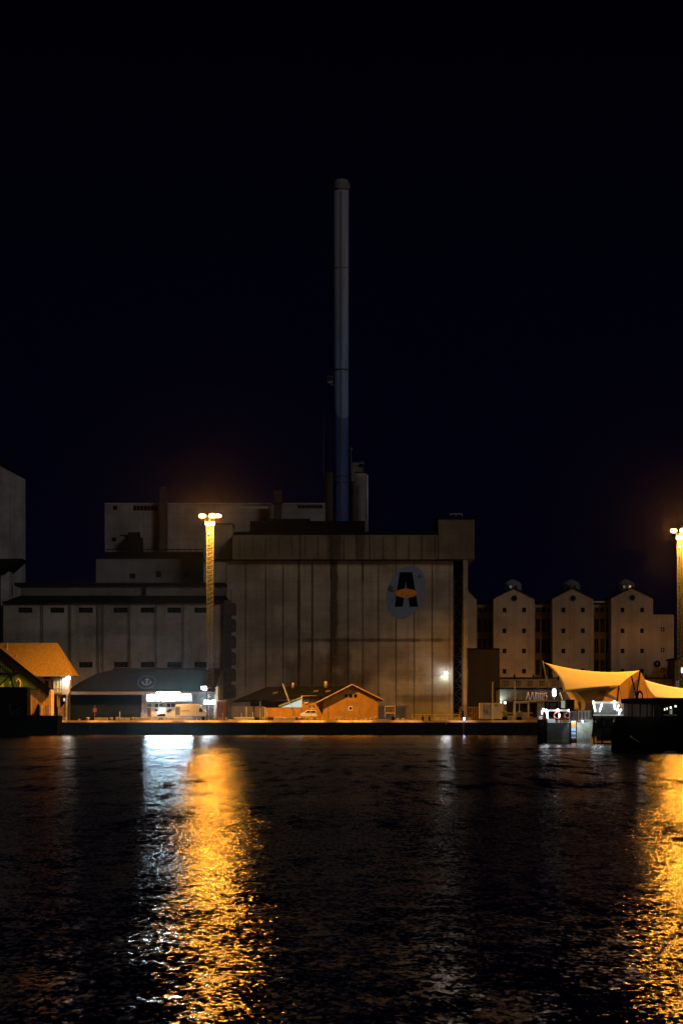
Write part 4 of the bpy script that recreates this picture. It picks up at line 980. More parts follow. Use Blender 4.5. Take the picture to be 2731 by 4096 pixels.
# planters
for px, w_, lab in ((2018,20,'dark planter with a small shrub below the shop lamp'),(2076,20,'dark planter with a small shrub left of the pergola posts')):
    yb = 465.0; t = thing('planter', lab, 'planter', (X(px,yb),yb,QZ), 'planters by the shop')
    mesh('tub', MB().box(X(px-w_/2,yb),X(px+w_/2,yb),yb,yb+0.9,QZ,QZ+0.85), M['black'], t, bevel=0.03)
    mb = MB()
    for q in range(260):
        a = random.uniform(0,6.28); rr = random.random()**0.5*0.55; h = QZ+0.85+random.random()**1.2*1.1; c = Vector((X(px,yb)+rr*math.cos(a), yb+0.45+rr*0.7*math.sin(a), h))
        u = Vector((random.uniform(-1,1),random.uniform(-1,1),random.uniform(-1,1))).normalized()*0.11; v = u.orthogonal().normalized()*0.06
        mb.add([c-u, c+v, c+u, c-v], [(0,1,2,3)])
    mesh('foliage', mb, plain('shrub_leaves',(0.06,0.10,0.03),0.6,var=0.5) if 'shrub_leaves' not in bpy.data.materials else bpy.data.materials['shrub_leaves'], t)

# ------------------------------------------------------------------ wall lamp on the silo
wl = thing('wall_lamp', 'shaded white wall lamp lighting the foot of the silo near its right corner', 'lamp', (X(1784,Y0-1.2), Y0-1.2, Z(2694,Y0-1.2)))
yl = Y0-1.6
mesh('globe', MB().ball((X(1784,yl),yl,Z(2694,yl)),0.30,0.25,0.33), emis('wall_lamp_glass',(0.85,0.95,1.0),90, lamp=True), wl)
mesh('bracket', MB().tube((X(1784,yl),yl,Z(2682,yl)),(X(1784,yl),Y0,Z(2682,yl)),0.06).box(X(1776,yl),X(1792,yl),yl-0.35,yl+0.35,Z(2683,yl),Z(2681,yl)), M['steel'], wl)
spot(wl, 'wall_lamp_spot', (X(1780,Y0), Y0-1.0, Z(2700,Y0)), (X(1768,Y0), Y0+0.9, Z(2760,Y0)), 330, 120, 0.25, (0.85,1.0,0.76), 0.05)
ll = thing('ladder_light', 'small blue-white light on a dark post at the quay edge', 'lamp', (X(1855,460.6),460.6,QZ))
mesh('lens', MB().ball((X(1855,460.6),460.4,Z(2875,460.6)),0.17,0.12,0.2), emis('ladder_lens',(0.45,0.6,1.0),30), ll)
mesh('post', MB().box(X(1846,462),X(1853,462),461.5,461.8,QZ,Z(2843,462)), M['black'], ll)
mb = MB()
for p in (1851,1859): mb.tube((X(p,460.7),460.7,-0.5),(X(p,460.7),460.7,QZ+0.1),0.04)
for i in range(9): mb.tube((X(1851,460.7),460.7,i*0.3),(X(1859,460.7),460.7,i*0.3),0.03)
tag(mesh('quay_ladder', mb, plain('ladder_paint',(0.05,0.035,0.015)), loc=(X(1855,460.7),460.7,0)), 'dark rung ladder down the quay face under the blue light', 'ladder')
mb = MB().pprism([(1780,2891),(1788,2886),(1797,2886),(1783,2899)], 460.75, 0.1)
tag(mesh('orange_tag', mb, plain('orange_cloth',(0.6,0.25,0.04)), loc=(X(1788,460.75),460.75,QZ)), 'small orange cloth hanging over the quay edge', 'cloth')

# ------------------------------------------------------------------ people sitting on the quay edge
def person(px, lab, flip, hgt):
    x = X(px,461.6); y = 461.75; z = QZ+0.14
    joints_ = {}
    V = []; E = []; Rr = []
    def v(p, r, par=None):
        V.append(Vector((x+p[0]*flip, y+p[1], z+p[2])));  Rr.append(r)
        if par is not None: E.append((par, len(V)-1))
        return len(V)-1
    pel = v((0,0,0.12), 0.15)
    sp1 = v((0.02,0.02,0.34), 0.13, pel); ch_ = v((0.02,0.0,0.56*hgt), 0.15, sp1); nk = v((0.0,-0.03,0.72*hgt), 0.06, ch_); hd = v((-0.01,-0.06,0.84*hgt), 0.10, nk); hd2 = v((-0.01,-0.06,0.93*hgt), 0.09, hd)
    for s_ in (-1,1):
        th = v((s_*0.10,-0.10,0.10), 0.09, pel); kn = v((s_*0.13,-0.42,0.10), 0.065, th); an_ = v((s_*0.13,-0.44,-0.30), 0.045, kn); v((s_*0.13,-0.58,-0.36), 0.035, an_)
        sh = v((s_*0.19,0.0,0.60*hgt), 0.06, ch_); el = v((s_*0.26,-0.05,0.34), 0.045, sh); wr = v((s_*0.17,-0.24,0.20), 0.03, el); pm = v((s_*0.15,-0.31,0.18), 0.035, wr)
        for q in range(4): v((s_*0.15+(q-1.5)*0.02,-0.385+0.006*abs(q-1.5),0.165), 0.0085, pm)
        v((s_*0.15-s_*0.045,-0.34,0.175), 0.0095, pm)
    me = bpy.data.meshes.new('person'); me.from_pydata([tuple(q-Vector((x,y,z))) for q in V], E, []); me.update()
    o = bpy.data.objects.new('person', me); COL.objects.link(o); o.location = (x,y,z)
    sk = o.modifiers.new('skin','SKIN'); 
    for i, d in enumerate(me.skin_vertices[0].data): d.radius = (Rr[i], Rr[i]); d.use_root = (i == 0)
    o.modifiers.new('sub','SUBSURF').levels = 1; o.modifiers['sub'].render_levels = 1
    me.materials.append(plain('dark_clothes_%d'%px,(0.012,0.012,0.014),0.9))
    tag(o, lab, 'person', 'two people sitting on the quay edge')
    mesh('hair', MB().ball((x-0.01*flip, y-0.03, z+0.93*hgt), 0.105, 0.11, 0.11), plain('dark_hair_%d'%px,0.01,0.7), o, smooth=True)
person(1690, 'person in dark clothes sitting on the quay edge, the left one leaning closer', 1, 1.12)
person(1717, 'person in dark clothes sitting on the quay edge, nearer the white lamp', -1, 1.0)

# ------------------------------------------------------------------ lettered building and its shop front
YJ = 497.0
jx = lambda p: X(p,YJ); jz = lambda p: Z(p,YJ)
jb = thing('lettered_building', 'grey building with large blue AARHUS letters and a floodlit left end', 'building', (jx(2120), YJ, QZ))
mesh('wall', MB().pbox(1998, 2275, 2757, 2868, YJ, 12), boards('grey_sheet_cladding',(0.20,0.20,0.185),0.35), jb)
mesh('roof', MB().pbox(1994, 2278, 2751, 2756.9, YJ-0.4, 13), M['roofdark'], jb)
sg = thing('letter_sign', 'raised white-edged navy AARHUS lettering on the grey building', 'sign', (jx(2150), YJ-0.5, jz(2800)))
navy = plain('navy_letter_paint',(0.012,0.014,0.07),0.5); whl = plain('white_letter_edge',(0.6,0.6,0.72),0.5)
def stroke(mb, pts, y, w_):
    for (a,b),(c,d) in zip(pts[:-1],pts[1:]):
        mb.tube((jx(a),y,jz(b)),(jx(c),y,jz(d)),w_,n=6)
glyph = [[[(2102,2800),(2109,2768),(2116,2800)]], [[(2119,2800),(2126,2768),(2133,2800)]], [[(2138,2800),(2138,2772),(2143,2771),(2145,2777),(2143,2784),(2138,2785)],[(2141,2785),(2146,2800)]],
         [[(2151,2800),(2151,2771)],[(2158,2800),(2158,2771)],[(2151,2786),(2158,2786)]], [[(2165,2771),(2165,2797),(2169,2800),(2173,2797),(2173,2771)]], [[(2186,2773),(2180,2772),(2179,2780),(2185,2787),(2185,2797),(2179,2799)]],
         [[(2228,2800),(2236,2770),(2246,2800)]]]
names = ['letter']*7
for g in glyph:
    mb = MB()
    for s_ in g: stroke(mb, [(a+2.2,b+0.6) for a,b in s_], YJ-0.42, 0.12)
    mb2 = MB()
    for s_ in g: stroke(mb2, s_, YJ-0.62, 0.115)
    lt = mesh('letter', mb, navy, sg); mesh('letter_face', mb2, whl, lt)
mesh('rail', MB().pbox(2098,2252,2800.5,2802.5,YJ-0.7,0.5), M['black'], sg)
ylp = YJ-3
lf = thing('floodlight', 'brilliant white floodlight in front of the end of the letter sign', 'lamp', (X(2215,ylp), ylp, Z(2775,ylp)))
mesh('lens', MB().ball((X(2215,ylp),ylp-0.2,Z(2771,ylp)),0.42,0.2,0.7), emis('floodlight_glass',(0.85,0.95,1.0),22, lamp=True), lf)
mesh('housing', MB().pbox(2208,2222,2752,2788,ylp+0.06,0.3), M['steel'], lf, bevel=0.05)
mesh('post', MB().tube((X(2215,ylp),ylp+0.2,Z(2788,ylp)),(X(2215,ylp),ylp+0.2,QZ),0.08), M['steel'], lf)
spot(lf, 'floodlight_spot', (X(2215,ylp), ylp-0.1, Z(2771,ylp)-0.2), (X(2215,YJ), YJ+3, Z(2790,YJ)), 500, 150, 0.5, COLD, 0.2)
le = thing('end_floodlight', 'white lamp washing the left end of the lettered building', 'lamp', (X(2000,YJ-1.2), YJ-1.2, jz(2800)))
mesh('lens', MB().box(jx(1999),jx(2003),YJ-1.3,YJ-1.1,jz(2812),jz(2808)), emis('end_lamp_lens',(0.8,1.0,0.85),6), le)
mesh('bracket', MB().tube((jx(2001),YJ-1.1,jz(2812)),(jx(2001),YJ-0.01,jz(2816)),0.05), M['steel'], le)
spot(le, 'end_spot', (jx(1996), YJ-1.3, jz(2808)), (jx(2004), YJ, jz(2775)), 420, 110, 0.7, (0.82,1.0,0.86), 0.1)
# pergola / shop front
YF = 478.0
sf = thing('shop_front', 'timber shop veranda with orange-lit posts and fascia under the letters', 'veranda', (X(2110,YF), YF, QZ))
fx = lambda p: X(p,YF)
mb = MB().prism([(fx(2054),Z(2813,YF)),(fx(2054),Z(2806,YF)),(fx(2150),Z(2799,YF)),(fx(2250),Z(2801,YF)),(fx(2250),Z(2807,YF)),(fx(2150),Z(2806,YF))], YF-0.3, YF)
mesh('fascia', mb, plain('veranda_fascia',(0.5,0.36,0.2)), sf)
vp = plain('veranda_posts',(0.5,0.36,0.22)); dsb = boards('dark_screen_boards',(0.02,0.022,0.026),0.2)
for p in (2057,2076,2112,2170): mesh('post', MB().pbox(p-1.5,p+1.5,2810,2872,YF-0.25,0.25), vp, sf)
for q in ((2024,2052,2806,2860,YF+2,0.2),(2118,2146,2812,2870,YF+2,0.2),(2176,2250,2806,2870,YF+2,0.2),(2062,2108,2814,2852,YF+2.2,0.2)): mesh('dark_screen', MB().pbox(*q), dsb, sf)
mb = MB(); mb.pbox(2197,2222,2813,2834,YF+1.8,0.15); mesh('menu_board', mb, plain('menu_board_face',(0.3,0.28,0.28)), sf)
mesh('roof', MB().box(fx(2054),fx(2250),YF+0.05,YF+3.5,Z(2803,YF),Z(2799.5,YF)), M['roofdark'], sf)
mesh('balustrade', MB().pbox(2010,2130,2850,2854,YF-1.2,0.1).pbox(2010,2130,2866,2869,YF-1.2,0.1), M['wood'], sf)
sl = thing('globe_lamp', 'small warm globe lamp on the left corner of the veranda', 'lamp', (X(2018,YF-0.4),YF-0.4,QZ))
mesh('globe', MB().ball((fx(2018),YF-0.5,Z(2811,YF)),0.24,0.24,0.24), emis('globe_glass',(1.0,0.86,0.55),6), sl)
mesh('post', MB().tube((fx(2018),YF-0.5,Z(2815,YF)),(fx(2018),YF-0.5,QZ),0.05), M['black'], sl)
bc = thing('dark_cabin', 'dark ribbed cabin standing under the left corner of the big sail', 'cabin', (X(2280,474),474,QZ))
mesh('body', MB().pprism([(2262,2868),(2264,2802),(2296,2802),(2296,2868)], 474, 2.5), boards('ribbed_dark',(0.035,0.037,0.04),0.3), bc)
mesh('roof', MB().pbox(2260, 2298, 2799, 2801.8, 473.8, 3), M['black'], bc)
lp = thing('glowing_board', 'pale greenish lit panel beside the ribbed cabin', 'panel', (X(2250,475),475,QZ))
mesh('panel', MB().pbox(2243,2258,2803,2832,475,0.15), emis('panel_glow',(0.8,0.85,0.62),0.35), lp)

# ------------------------------------------------------------------ sails over the quay
def sail_mat(name, col, trans=0.25):
    k = NB(name); nz = k.noise((0.5,0.5,0.5),4); c = k.mix(k.rng(nz.outputs['Fac'],0.3,0.7), tuple(v*0.93 for v in col), col)
    k.l(c, k.b.inputs['Base Color']); k.b.inputs['Roughness'].default_value = 0.75
    tr = k.n('ShaderNodeBsdfTranslucent'); k.l(c, tr.inputs[0]); mx = k.n('ShaderNodeMixShader'); mx.inputs[0].default_value = trans
    k.l(k.b.outputs[0], mx.inputs[1]); k.l(tr.outputs[0], mx.inputs[2]); k.l(mx.outputs[0], k.out.inputs[0]); return k.m
M['sail'] = sail_mat('cream_sailcloth', (0.80,0.68,0.40))
def P3(px, py, Y): return Vector((X(px,Y), Y, Z(py,Y)))
def patch(c00, c10, c11, c01, sag, n=18, m=12, edge=(0,0,0,0)):
    """saddle patch; corners bottom-left, bottom-right, top-right, top-left; edges sag like a tensioned membrane"""
    mb = MB(); vs = []
    for j in range(m+1):
        for i in range(n+1):
            u, v = i/n, j/m
            p = c00*(1-u)*(1-v)+c10*u*(1-v)+c11*u*v+c01*(1-u)*v
            bu, bv = 4*u*(1-u), 4*v*(1-v)
            p = p + Vector((0,0,-1))*(sag*bu*bv) + Vector((0,0,1))*(edge[0]*bu*(1-v)+edge[2]*bu*v) + Vector((1,0,0))*(edge[3]*bv*(1-u)+edge[1]*bv*u)
            vs.append(p)
    fs = [(j*(n+1)+i, j*(n+1)+i+1, (j+1)*(n+1)+i+1, (j+1)*(n+1)+i) for j in range(m) for i in range(n)]
    return mb.add(vs, fs)
def cloth(name, mb, mat, parent):
    o = mesh(name, mb, mat, parent, smooth=True); s_ = o.modifiers.new('thickness','SOLIDIFY'); s_.thickness = 0.02; return o
big = thing('big_sail', 'large cream saddle-shaped sail lit orange, stretched between leaning masts', 'sail canopy', (X(2360,476),476,QZ))
cloth('top_sheet', patch(P3(2250,2768,470), P3(2474,2744,470), P3(2556,2682,482), P3(2176,2650,480), 0.3, edge=(0.28,-0.35,-0.95,0.95)), M['sail'], big)
cloth('left_sheet', patch(P3(2296,2838,483), P3(2334,2842,469.5), P3(2302,2768,470.5), P3(2262,2768,484), 0.0, edge=(0,0.9,0,0.2)), sail_mat('bright_cloth',(0.95,0.82,0.45),0.3), big)  # paler copy of the sailcloth, the missing lamp light put into its colour
cloth('under_sheet', patch(P3(2345,2812,480), P3(2390,2800,480), P3(2470,2747,473), P3(2290,2768,473), 0.2), sail_mat('shaded_cloth',(0.30,0.24,0.18),0.05), big)  # same sailcloth with the shade under the top sheet put into its colour
cloth('inner_sheet', patch(P3(2386,2776,474), P3(2480,2806,473), P3(2462,2792,474), P3(2413,2764,475), 0.05), M['sail'], big)
cloth('back_sheet', patch(P3(2408,2806,487), P3(2525,2850,484), P3(2556,2684,483.5), P3(2440,2740,484), 0.2), sail_mat('back_cloth',(0.66,0.50,0.26),0.6), big)  # sailcloth colour darkened for the weaker light on the back
cloth('rear_sheet', patch(P3(2500,2850,486), P3(2625,2800,484), P3(2562,2690,484), P3(2540,2690,485), 0.1), M['sail'] if False else sail_mat('rear_cloth',(0.66,0.50,0.26),0.6), big)  # darker sailcloth, dim rear light painted into the colour
cloth('low_sheet', patch(P3(2505,2842,472), P3(2528,2842,472), P3(2528,2820,472.5), P3(2506,2820,472.5), 0), M['sail'], big)
rt = thing('right_sail', 'second cream sail curving down toward the right edge', 'sail canopy', (X(2680,478),478,QZ))
cloth('top_sheet', patch(P3(2618,2792,474), P3(2790,2800,474), P3(2790,2756,482), P3(2576,2719,479), 0.15, edge=(0.1,0,-0.45,-0.35)), sail_mat('peach_sailcloth',(0.80,0.74,0.66)), rt)
def rig(name, label, segs, mat, cat='mast', g=None):
    mb = MB()
    for a, b, r_ in segs: mb.tube(a, b, r_, n=8)
    return tag(mesh(name, mb, mat, loc=tuple(segs[0][0])), label, cat, g)
rig('sail_mast', 'leaning pale mast at the high left corner of the big sail', [(P3(2190,2745,479),P3(2168,2643,479),0.13),(P3(2168,2643,479),P3(2176,2652,480),0.05)], plain('sail_mast_paint',(0.45,0.33,0.18)), g='masts holding the sails')
rig('sail_mast', 'dark mast leaning up to the right peak of the big sail', [(P3(2541,2800,470),P3(2558,2682,480),0.17)], M['black'], g='masts holding the sails')
rig('sail_mast', 'dark mast crossing behind, leaning left below the peak', [(P3(2546,2800,470),P3(2524,2705,476),0.14)], M['black'], g='masts holding the sails')
rig('sail_mast', 'short dark prop under the lower right corner of the big sail', [(P3(2466,2815,469),P3(2473,2742,469.5),0.14)], M['black'], g='masts holding the sails')
rig('guy_wires', 'thin guy wires fanning down from the high left sail mast', [(P3(2168,2645,479),P3(2145,2765,479),0.03),(P3(2168,2645,479),P3(2200,2745,476),0.03)], plain('wire',(0.2,0.16,0.1)), 'wires')
rig('seam_wires', 'dark stays hanging across the shaded back of the big sail', [(P3(2514,2722,481),P3(2513,2840,481),0.035),(P3(2470,2750,472),P3(2461,2800,472),0.03),(P3(2560,2690,481),P3(2550,2800,478),0.03),(P3(2575,2725,481),P3(2590,2800,478),0.03),(P3(2474,2745,470),P3(2485,2795,470),0.03)], M['black'], 'wires')
# boat masts by the sails (near)
for px, t_, b_, r_, lab in ((2189,2670,2868,0.085,'tall grey boat mast in front of the letter sign'),(2232,2705,2834,0.10,'shorter grey boat mast with a dark pennant near the floodlight')):
    y_ = 330.0
    mb = MB().tube(P3(px,b_,y_), P3(px,t_,y_), r_, r_*0.6, n=8)
    tag(mesh('boat_mast', mb, plain('alloy_mast_%d'%px,(0.2,0.22,0.24),0.5,0.3), loc=tuple(P3(px,b_,y_))), lab, 'mast', 'thin boat masts')
mb = MB().ball(P3(2232,2713,329.8), 0.13, 0.1, 0.34); tag(mesh('pennant', mb, M['black'], loc=tuple(P3(2232,2713,329.8))), 'dark furled pennant at the top of the shorter boat mast', 'flag')

# ------------------------------------------------------------------ floating pontoon with lifebuoys (nearer, left)
YN = 313.0
nx_ = lambda p: X(p,YN); nz_ = lambda p: Z(p,YN)
pt = thing('pontoon', 'dark grey floating pontoon with white railings carrying lifebuoys and lamps', 'pontoon', (nx_(2270), YN, 0))
hull = concrete('pontoon_hull', (0.055,0.056,0.054), 0.5, [(nx_(2300), 0.25, 60, 0.3, 0.0)])
mb = MB().box(nx_(2186), nx_(2296), YN, YN+9, -0.6, nz_(2891)); mesh('hull', mb, hull, pt)
mb = MB()
for i in range(22): p = 2190+i*5; mb.pbox(p+random.random()*2, p+3.8, 2955+random.random()*4, 2966+random.random()*3, YN-0.02, 0.017)
mesh('algae_band', mb, plain('algae_growth',(0.10,0.11,0.03),0.9,var=0.5,sc=4), pt)
mb = MB().prism([(nx_(2303),-0.6),(nx_(2357),-0.6),(nx_(2369),nz_(2889)),(nx_(2303),nz_(2889))], YN-0.4, YN+8); mesh('pale_bow', mb, concrete('pale_bow_paint',(0.34,0.36,0.33),0.35), pt)
mb = MB()
for i in range(9): mb.pbox(2304+i*6, 2308+i*6, 2953, 2966, YN-0.42, 0.017)
mesh('waterline_stain', mb, plain('waterline_growth',(0.20,0.20,0.11),0.9,var=0.5,sc=5), pt)
mb = MB().pbox(2152, 2185.5, 2878, 3020, YN+0.3, 1.6); mesh('pile', mb, M['black'], pt)
wr = M['paintwhite']
def rail(px0, px1, py0, py1, y, name='railing', posts=4, bars=0, th=0.05, mat=None, top=0.0):
    mb = MB(); x0, x1, z1, z0 = X(px0,y), X(px1,y), Z(py0,y), Z(py1,y)
    mb.box(x0,x1,y-th,y+th,z1-th-top,z1+th); mb.box(x0,x1,y-th,y+th,z0-th,z0+th)
    for i in range(posts): x = x0+(x1-x0)*i/(posts-1); mb.box(x-th,x+th,y-th*0.9,y+th*0.9,z0,z1-th-top)
    for i in range(1,bars): x = x0+(x1-x0)*i/bars; mb.box(x-0.012,x+0.012,y-0.012,y+0.012,z0,z1)
    return mesh(name, mb, mat or wr, pt)
rail(2190, 2276, 2840, 2892, YN+0.2, posts=3, bars=0, th=0.06, top=0.12)
rail(2276, 2305, 2845, 2889, YN+0.3, posts=3, bars=10, th=0.025, mat=plain('thin_rail_paint',(0.3,0.3,0.3)))
rail(2312, 2367, 2844, 2884, YN+0.3, posts=5, bars=14, th=0.035)
mesh('deck_box', MB().pbox(2190,2219,2876,2893,YN+0.05,0.1).pbox(2153,2168,2864,2877,YN+0.3,0.5), wr, pt)
mesh('deck_clutter', MB().pbox(2222,2242,2884,2892,YN+0.5,0.3).pbox(2250,2262,2880,2890,YN+0.6,0.3).pbox(2262,2268,2882,2888,YN+0.4,0.3), plain('clutter_grey',(0.25,0.25,0.22),var=0.6,sc=6), pt)
mesh('ramp', MB().slab([P3(2316,2878,YN+0.6),P3(2370,2882,YN+0.2),P3(2370,2892,YN-0.2),P3(2330,2884,YN+0.6)],0.1), plain('ramp_paint',(0.5,0.52,0.5)), pt)
for px, sc_, lab in ((2227,1.0,'larger orange and white lifebuoy with a black float behind on the pontoon railing'),(2268,0.82,'orange lifebuoy right of the larger one on the pontoon railing')):
    t = thing('lifebuoy', lab, 'lifebuoy', tuple(P3(px,2864,YN-0.05)), 'lifebuoys on the pontoon railing')
    c = P3(px, 2862, YN-0.02); rr = 0.40*sc_
    mesh('ring', MB().torus(c, rr, 0.095*sc_, n=28), M['orange_ring'], t, smooth=True)
    mb = MB()
    for a in (0.3, 1.87, 3.44, 5.01):
        for q in range(4):
            b = a+q*0.09; mb.tube((c[0]+rr*math.cos(b),c[1],c[2]+rr*math.sin(b)),(c[0]+rr*math.cos(b+0.09),c[1],c[2]+rr*math.sin(b+0.09)),0.101*sc_,n=8)
    mesh('white_bands', mb, M['paintwhite'], t)
    if sc_ == 1.0: mesh('black_float', MB().torus((c[0]-0.08,c[1]+0.16,c[2]-0.12), rr, 0.10), M['black'], t, smooth=True)
tube_m = emis('cold_tube', (0.86,0.93,1.0), 8, lamp=True)
def lightrod(label, a, b, r_, g='white lamps of the floating platforms', m=None):
    mb = MB().tube(a, b, r_, r_*0.8, n=10); mb.ball(a, r_, r_, r_, 10, 6)
    t = thing('deck_lamp', label, 'lamp', tuple(a), g)
    mesh('tube', mb, m or tube_m, t); mesh('clip', MB().box(a[0]-0.05,a[0]+0.05,a[1]+r_,a[1]+r_+0.12,a[2]-0.06,a[2]+0.06), M['steel'], t)
lightrod('round white lamp at the left end of the pontoon railing', P3(2172,2838,YN-0.1), P3(2174,2846,YN-0.1), 0.15)
lightrod('slim white lamp at the far left of the pontoon', P3(2165,2845,YN-0.1), P3(2167,2857,YN-0.1), 0.08)
lightrod('white lamp rod leaning on the left railing post', P3(2183,2839,YN-0.1), P3(2188,2872,YN-0.1), 0.10)
lightrod('bright oval lamp above the larger lifebuoy', P3(2229,2840,YN-0.1), P3(2231,2844,YN-0.1), 0.17)
lightrod('small upright lamp inside the larger lifebuoy', P3(2235,2858,YN-0.25), P3(2236,2868,YN-0.25), 0.08)
lightrod('white lamp at the right end of the white railing', P3(2273,2840,YN-0.1), P3(2272,2846,YN-0.1), 0.09)
lightrod('pair of little blue-white lamps on the pale bow', P3(2327,2883,YN-0.5), P3(2331,2889,YN-0.5), 0.07, m=emis('blue_tube',(0.6,0.7,1.0),12))
# depth board
bd = thing('depth_board', 'striped orange blue and white depth board fixed to the pontoon face', 'sign board', (nx_(2293), YN-0.5, 0))
y_ = YN-0.55
segs = [(2884,2889,(0.45,0.5,0.5)),(2889,2900,(0.95,0.30,0.01)),(2900,2908,(0.9,0.22,0.04)),(2908,2914,(0.35,0.40,0.65)),(2914,2923,(0.50,0.68,0.85)),(2923,2929,(0.12,0.2,0.5)),(2929,2937,(0.5,0.66,0.82)),(2937,2947,(0.12,0.2,0.46)),(2947,2953,(0.45,0.55,0.6)),(2953,2959,(0.18,0.02,0.04))]
for a, b, c in segs:
    mesh('stripe', MB().pbox(2283.5, 2301.5, a, b-0.15, y_, 0.05), plain('stripe_paint_%d'%a, c, 0.5, var=0.08), bd)
mesh('frame', MB().pbox(2281,2283.3,2882,2975,y_-0.02,0.12).pbox(2301.7,2304,2882,2975,y_-0.02,0.12), M['black'], bd)
spot(bd, 'board_spot', P3(2292,2868,YN-1.6), P3(2292,2925,YN), 240, 70, 0.6, COLD, 0.05)  # added fill light for the board, no lamp body there
spot(pt, 'bow_spot', P3(2345,2872,YN-2.0), P3(2338,2930,YN), 160, 90, 0.8, (0.9,1.0,0.95), 0.05)  # added fill to brighten the bow, not a fitting of its own

# ------------------------------------------------------------------ second floating platform (kiosk deck)
pf = thing('platform_deck', 'floating platform with braced dark legs and a railed white-lit upper deck', 'platform', (nx_(2430), YN, 0))
mb = MB().pbox(2370, 2500, 2864, 2870, YN, 6)
for p in (2372, 2404, 2446, 2494): mb.pbox(p, p+5, 2870.2, 3000, YN+0.1, 0.4)
mb.tube(P3(2376,2872,YN+0.3),P3(2406,2912,YN+0.3),0.07); mb.tube(P3(2406,2872,YN+0.3),P3(2376,2912,YN+0.3),0.07)
mb.tube(P3(2410,2872,YN+0.3),P3(2446,2912,YN+0.3),0.07); mb.tube(P3(2446,2872,YN+0.3),P3(2410,2912,YN+0.3),0.07)
mb.pbox(2372, 2500, 2908, 2913, YN+0.12, 0.4); mb.pbox(2452, 2500, 2905, 3000, YN+0.7, 3)
mesh('frame', mb, M['black'], pf)
gpm = concrete('grey_panel',(0.16,0.17,0.16),0.8)
mesh('inner_panel', MB().pbox(2385, 2450, 2872, 2964, YN+3, 0.2), gpm, pf); mesh('inner_panel', MB().pbox(2456,2485,2872,2905,YN+0.5,0.15), plain('pale_notice',(0.5,0.52,0.5),var=0.6,sc=4), pf)
mb = MB(); x0, x1 = nx_(2370), nx_(2498)
mb.box(x0,x1,YN+0.05,YN+0.25,nz_(2814),nz_(2806)); mb.box(x0,x1,YN+0.05,YN+0.2,nz_(2863),nz_(2858)); mb.box(x1-0.1,x1,YN+0.06,YN+0.2,nz_(2858),nz_(2814)+0.01)
mesh('rail_beams', mb, plain('deck_rail_white',(0.62,0.62,0.56)), pf)
mb = MB()
for i in range(28): x = x0+0.15+(x1-x0-0.3)*i/27; mb.box(x-0.018,x+0.018,YN+0.1,YN+0.14,nz_(2858),nz_(2814))
mesh('rail_bars', mb, plain('rail_bar_paint',(0.42,0.42,0.38)), pf)
mesh('kiosk', MB().pbox(2404, 2450, 2813, 2857, YN+3, 2).pbox(2380,2398,2830,2857,YN+2.5,0.8), plain('kiosk_green_grey',(0.12,0.15,0.13),var=0.7,sc=2.5), pf)
mesh('corner_post', MB().pbox(2498.3, 2502, 2808, 2870, YN+0.05, 0.3), M['black'], pf); mesh('corner_post', MB().pbox(2366.5,2369.7,2806,2870,YN+0.05,0.3), M['black'], pf)
spot(pt, 'rail_spot', P3(2225,2846,YN-1.8), P3(2235,2868,YN+0.2), 100, 150, 0.6, COLD, 0.1)  # free-floating fill light added to brighten the white railing
spot(pf, 'deck_spot', P3(2435,2815,YN-1.8), P3(2435,2845,YN+0.2), 80, 150, 0.6, COLD, 0.1)  # free-floating fill light added to brighten the upper deck rail
lightrod('leftmost slanted light rod on the platform rail', P3(2371,2806,YN-0.2), P3(2379,2846,YN-0.2), 0.10)
lightrod('light rod slanting the other way on the platform rail', P3(2405,2817,YN-0.2), P3(2396,2847,YN-0.2), 0.09)
lightrod('thick bright rod in the middle of the platform rail', P3(2455,2806,YN-0.2), P3(2458,2838,YN-0.2), 0.13)
lightrod('short light rod right of the thick bright rod', P3(2472,2821,YN-0.2), P3(2466,2843,YN-0.2), 0.08)
lightrod('squarish bright lamp near the right end of the platform rail', P3(2481,2840,YN-0.2), P3(2474,2843,YN-0.2), 0.13)
lightrod('dim low lamp right of the platform kiosk', P3(2475,2850,YN-0.1), P3(2474,2858,YN-0.1), 0.08)

# ------------------------------------------------------------------ dark houseboat in front, right edge
YH = 249.0
hx = lambda p: X(p,YH); hz = lambda p: Z(p,YH)
hb = thing('dark_houseboat', 'black flat-roofed houseboat cut off by the right edge, windows dimly see-through', 'boat', (hx(2620), YH, 0))
mb = MB().prism([(hx(2482),-0.5),(hx(2482),hz(2910)),(hx(2495),hz(2885)),(hx(2502),hz(2866)),(hx(2900),hz(2864)),(hx(2900),-0.5)], YH, YH+9)
mesh('hull', mb, plain('black_hull_paint',0.002,0.9), hb)
mesh('roof', MB().prism([(hx(2524),hz(2812)),(hx(2524),hz(2793)),(hx(2900),hz(2790)),(hx(2900),hz(2818)),(hx(2610),hz(2816))], YH-0.6, YH+9.4), plain('black_roof_paint',0.004,0.7), hb)
for p, w_ in ((2525,4),(2556,6),(2584,4.5),(2604,6),(2646,7),(2707,5),(2745,5)): mesh('post', MB().pbox(p, p+w_, 2811, 2866, YH+0.1, 0.2), M['black'], hb)
for a, b in ((2562,2571),(2611,2618)): mesh('stay', MB().tube(P3(a,2815,YH+0.4),P3(b-12,2866,YH+0.4),0.05), M['black'], hb)
mb = MB().box(hx(2530),hx(2645),YH+8,YH+8.2,hz(2880),hz(2800)); 
mesh('cabin_wall', mb, boards('mauve_grey_boards',(0.085,0.07,0.065),0.8,var=0.6), hb)
mb = MB().box(hx(2654),hx(2800),YH+8,YH+8.2,hz(2880),hz(2800)); mesh('cabin_back', mb, plain('dark_cabin_back',0.01), hb)
mb = MB().pbox(2652,2712,2857.5,2863,YH+1,0.2); mesh('window_sill', mb, plain('pale_sill',(0.33,0.36,0.28)), hb)
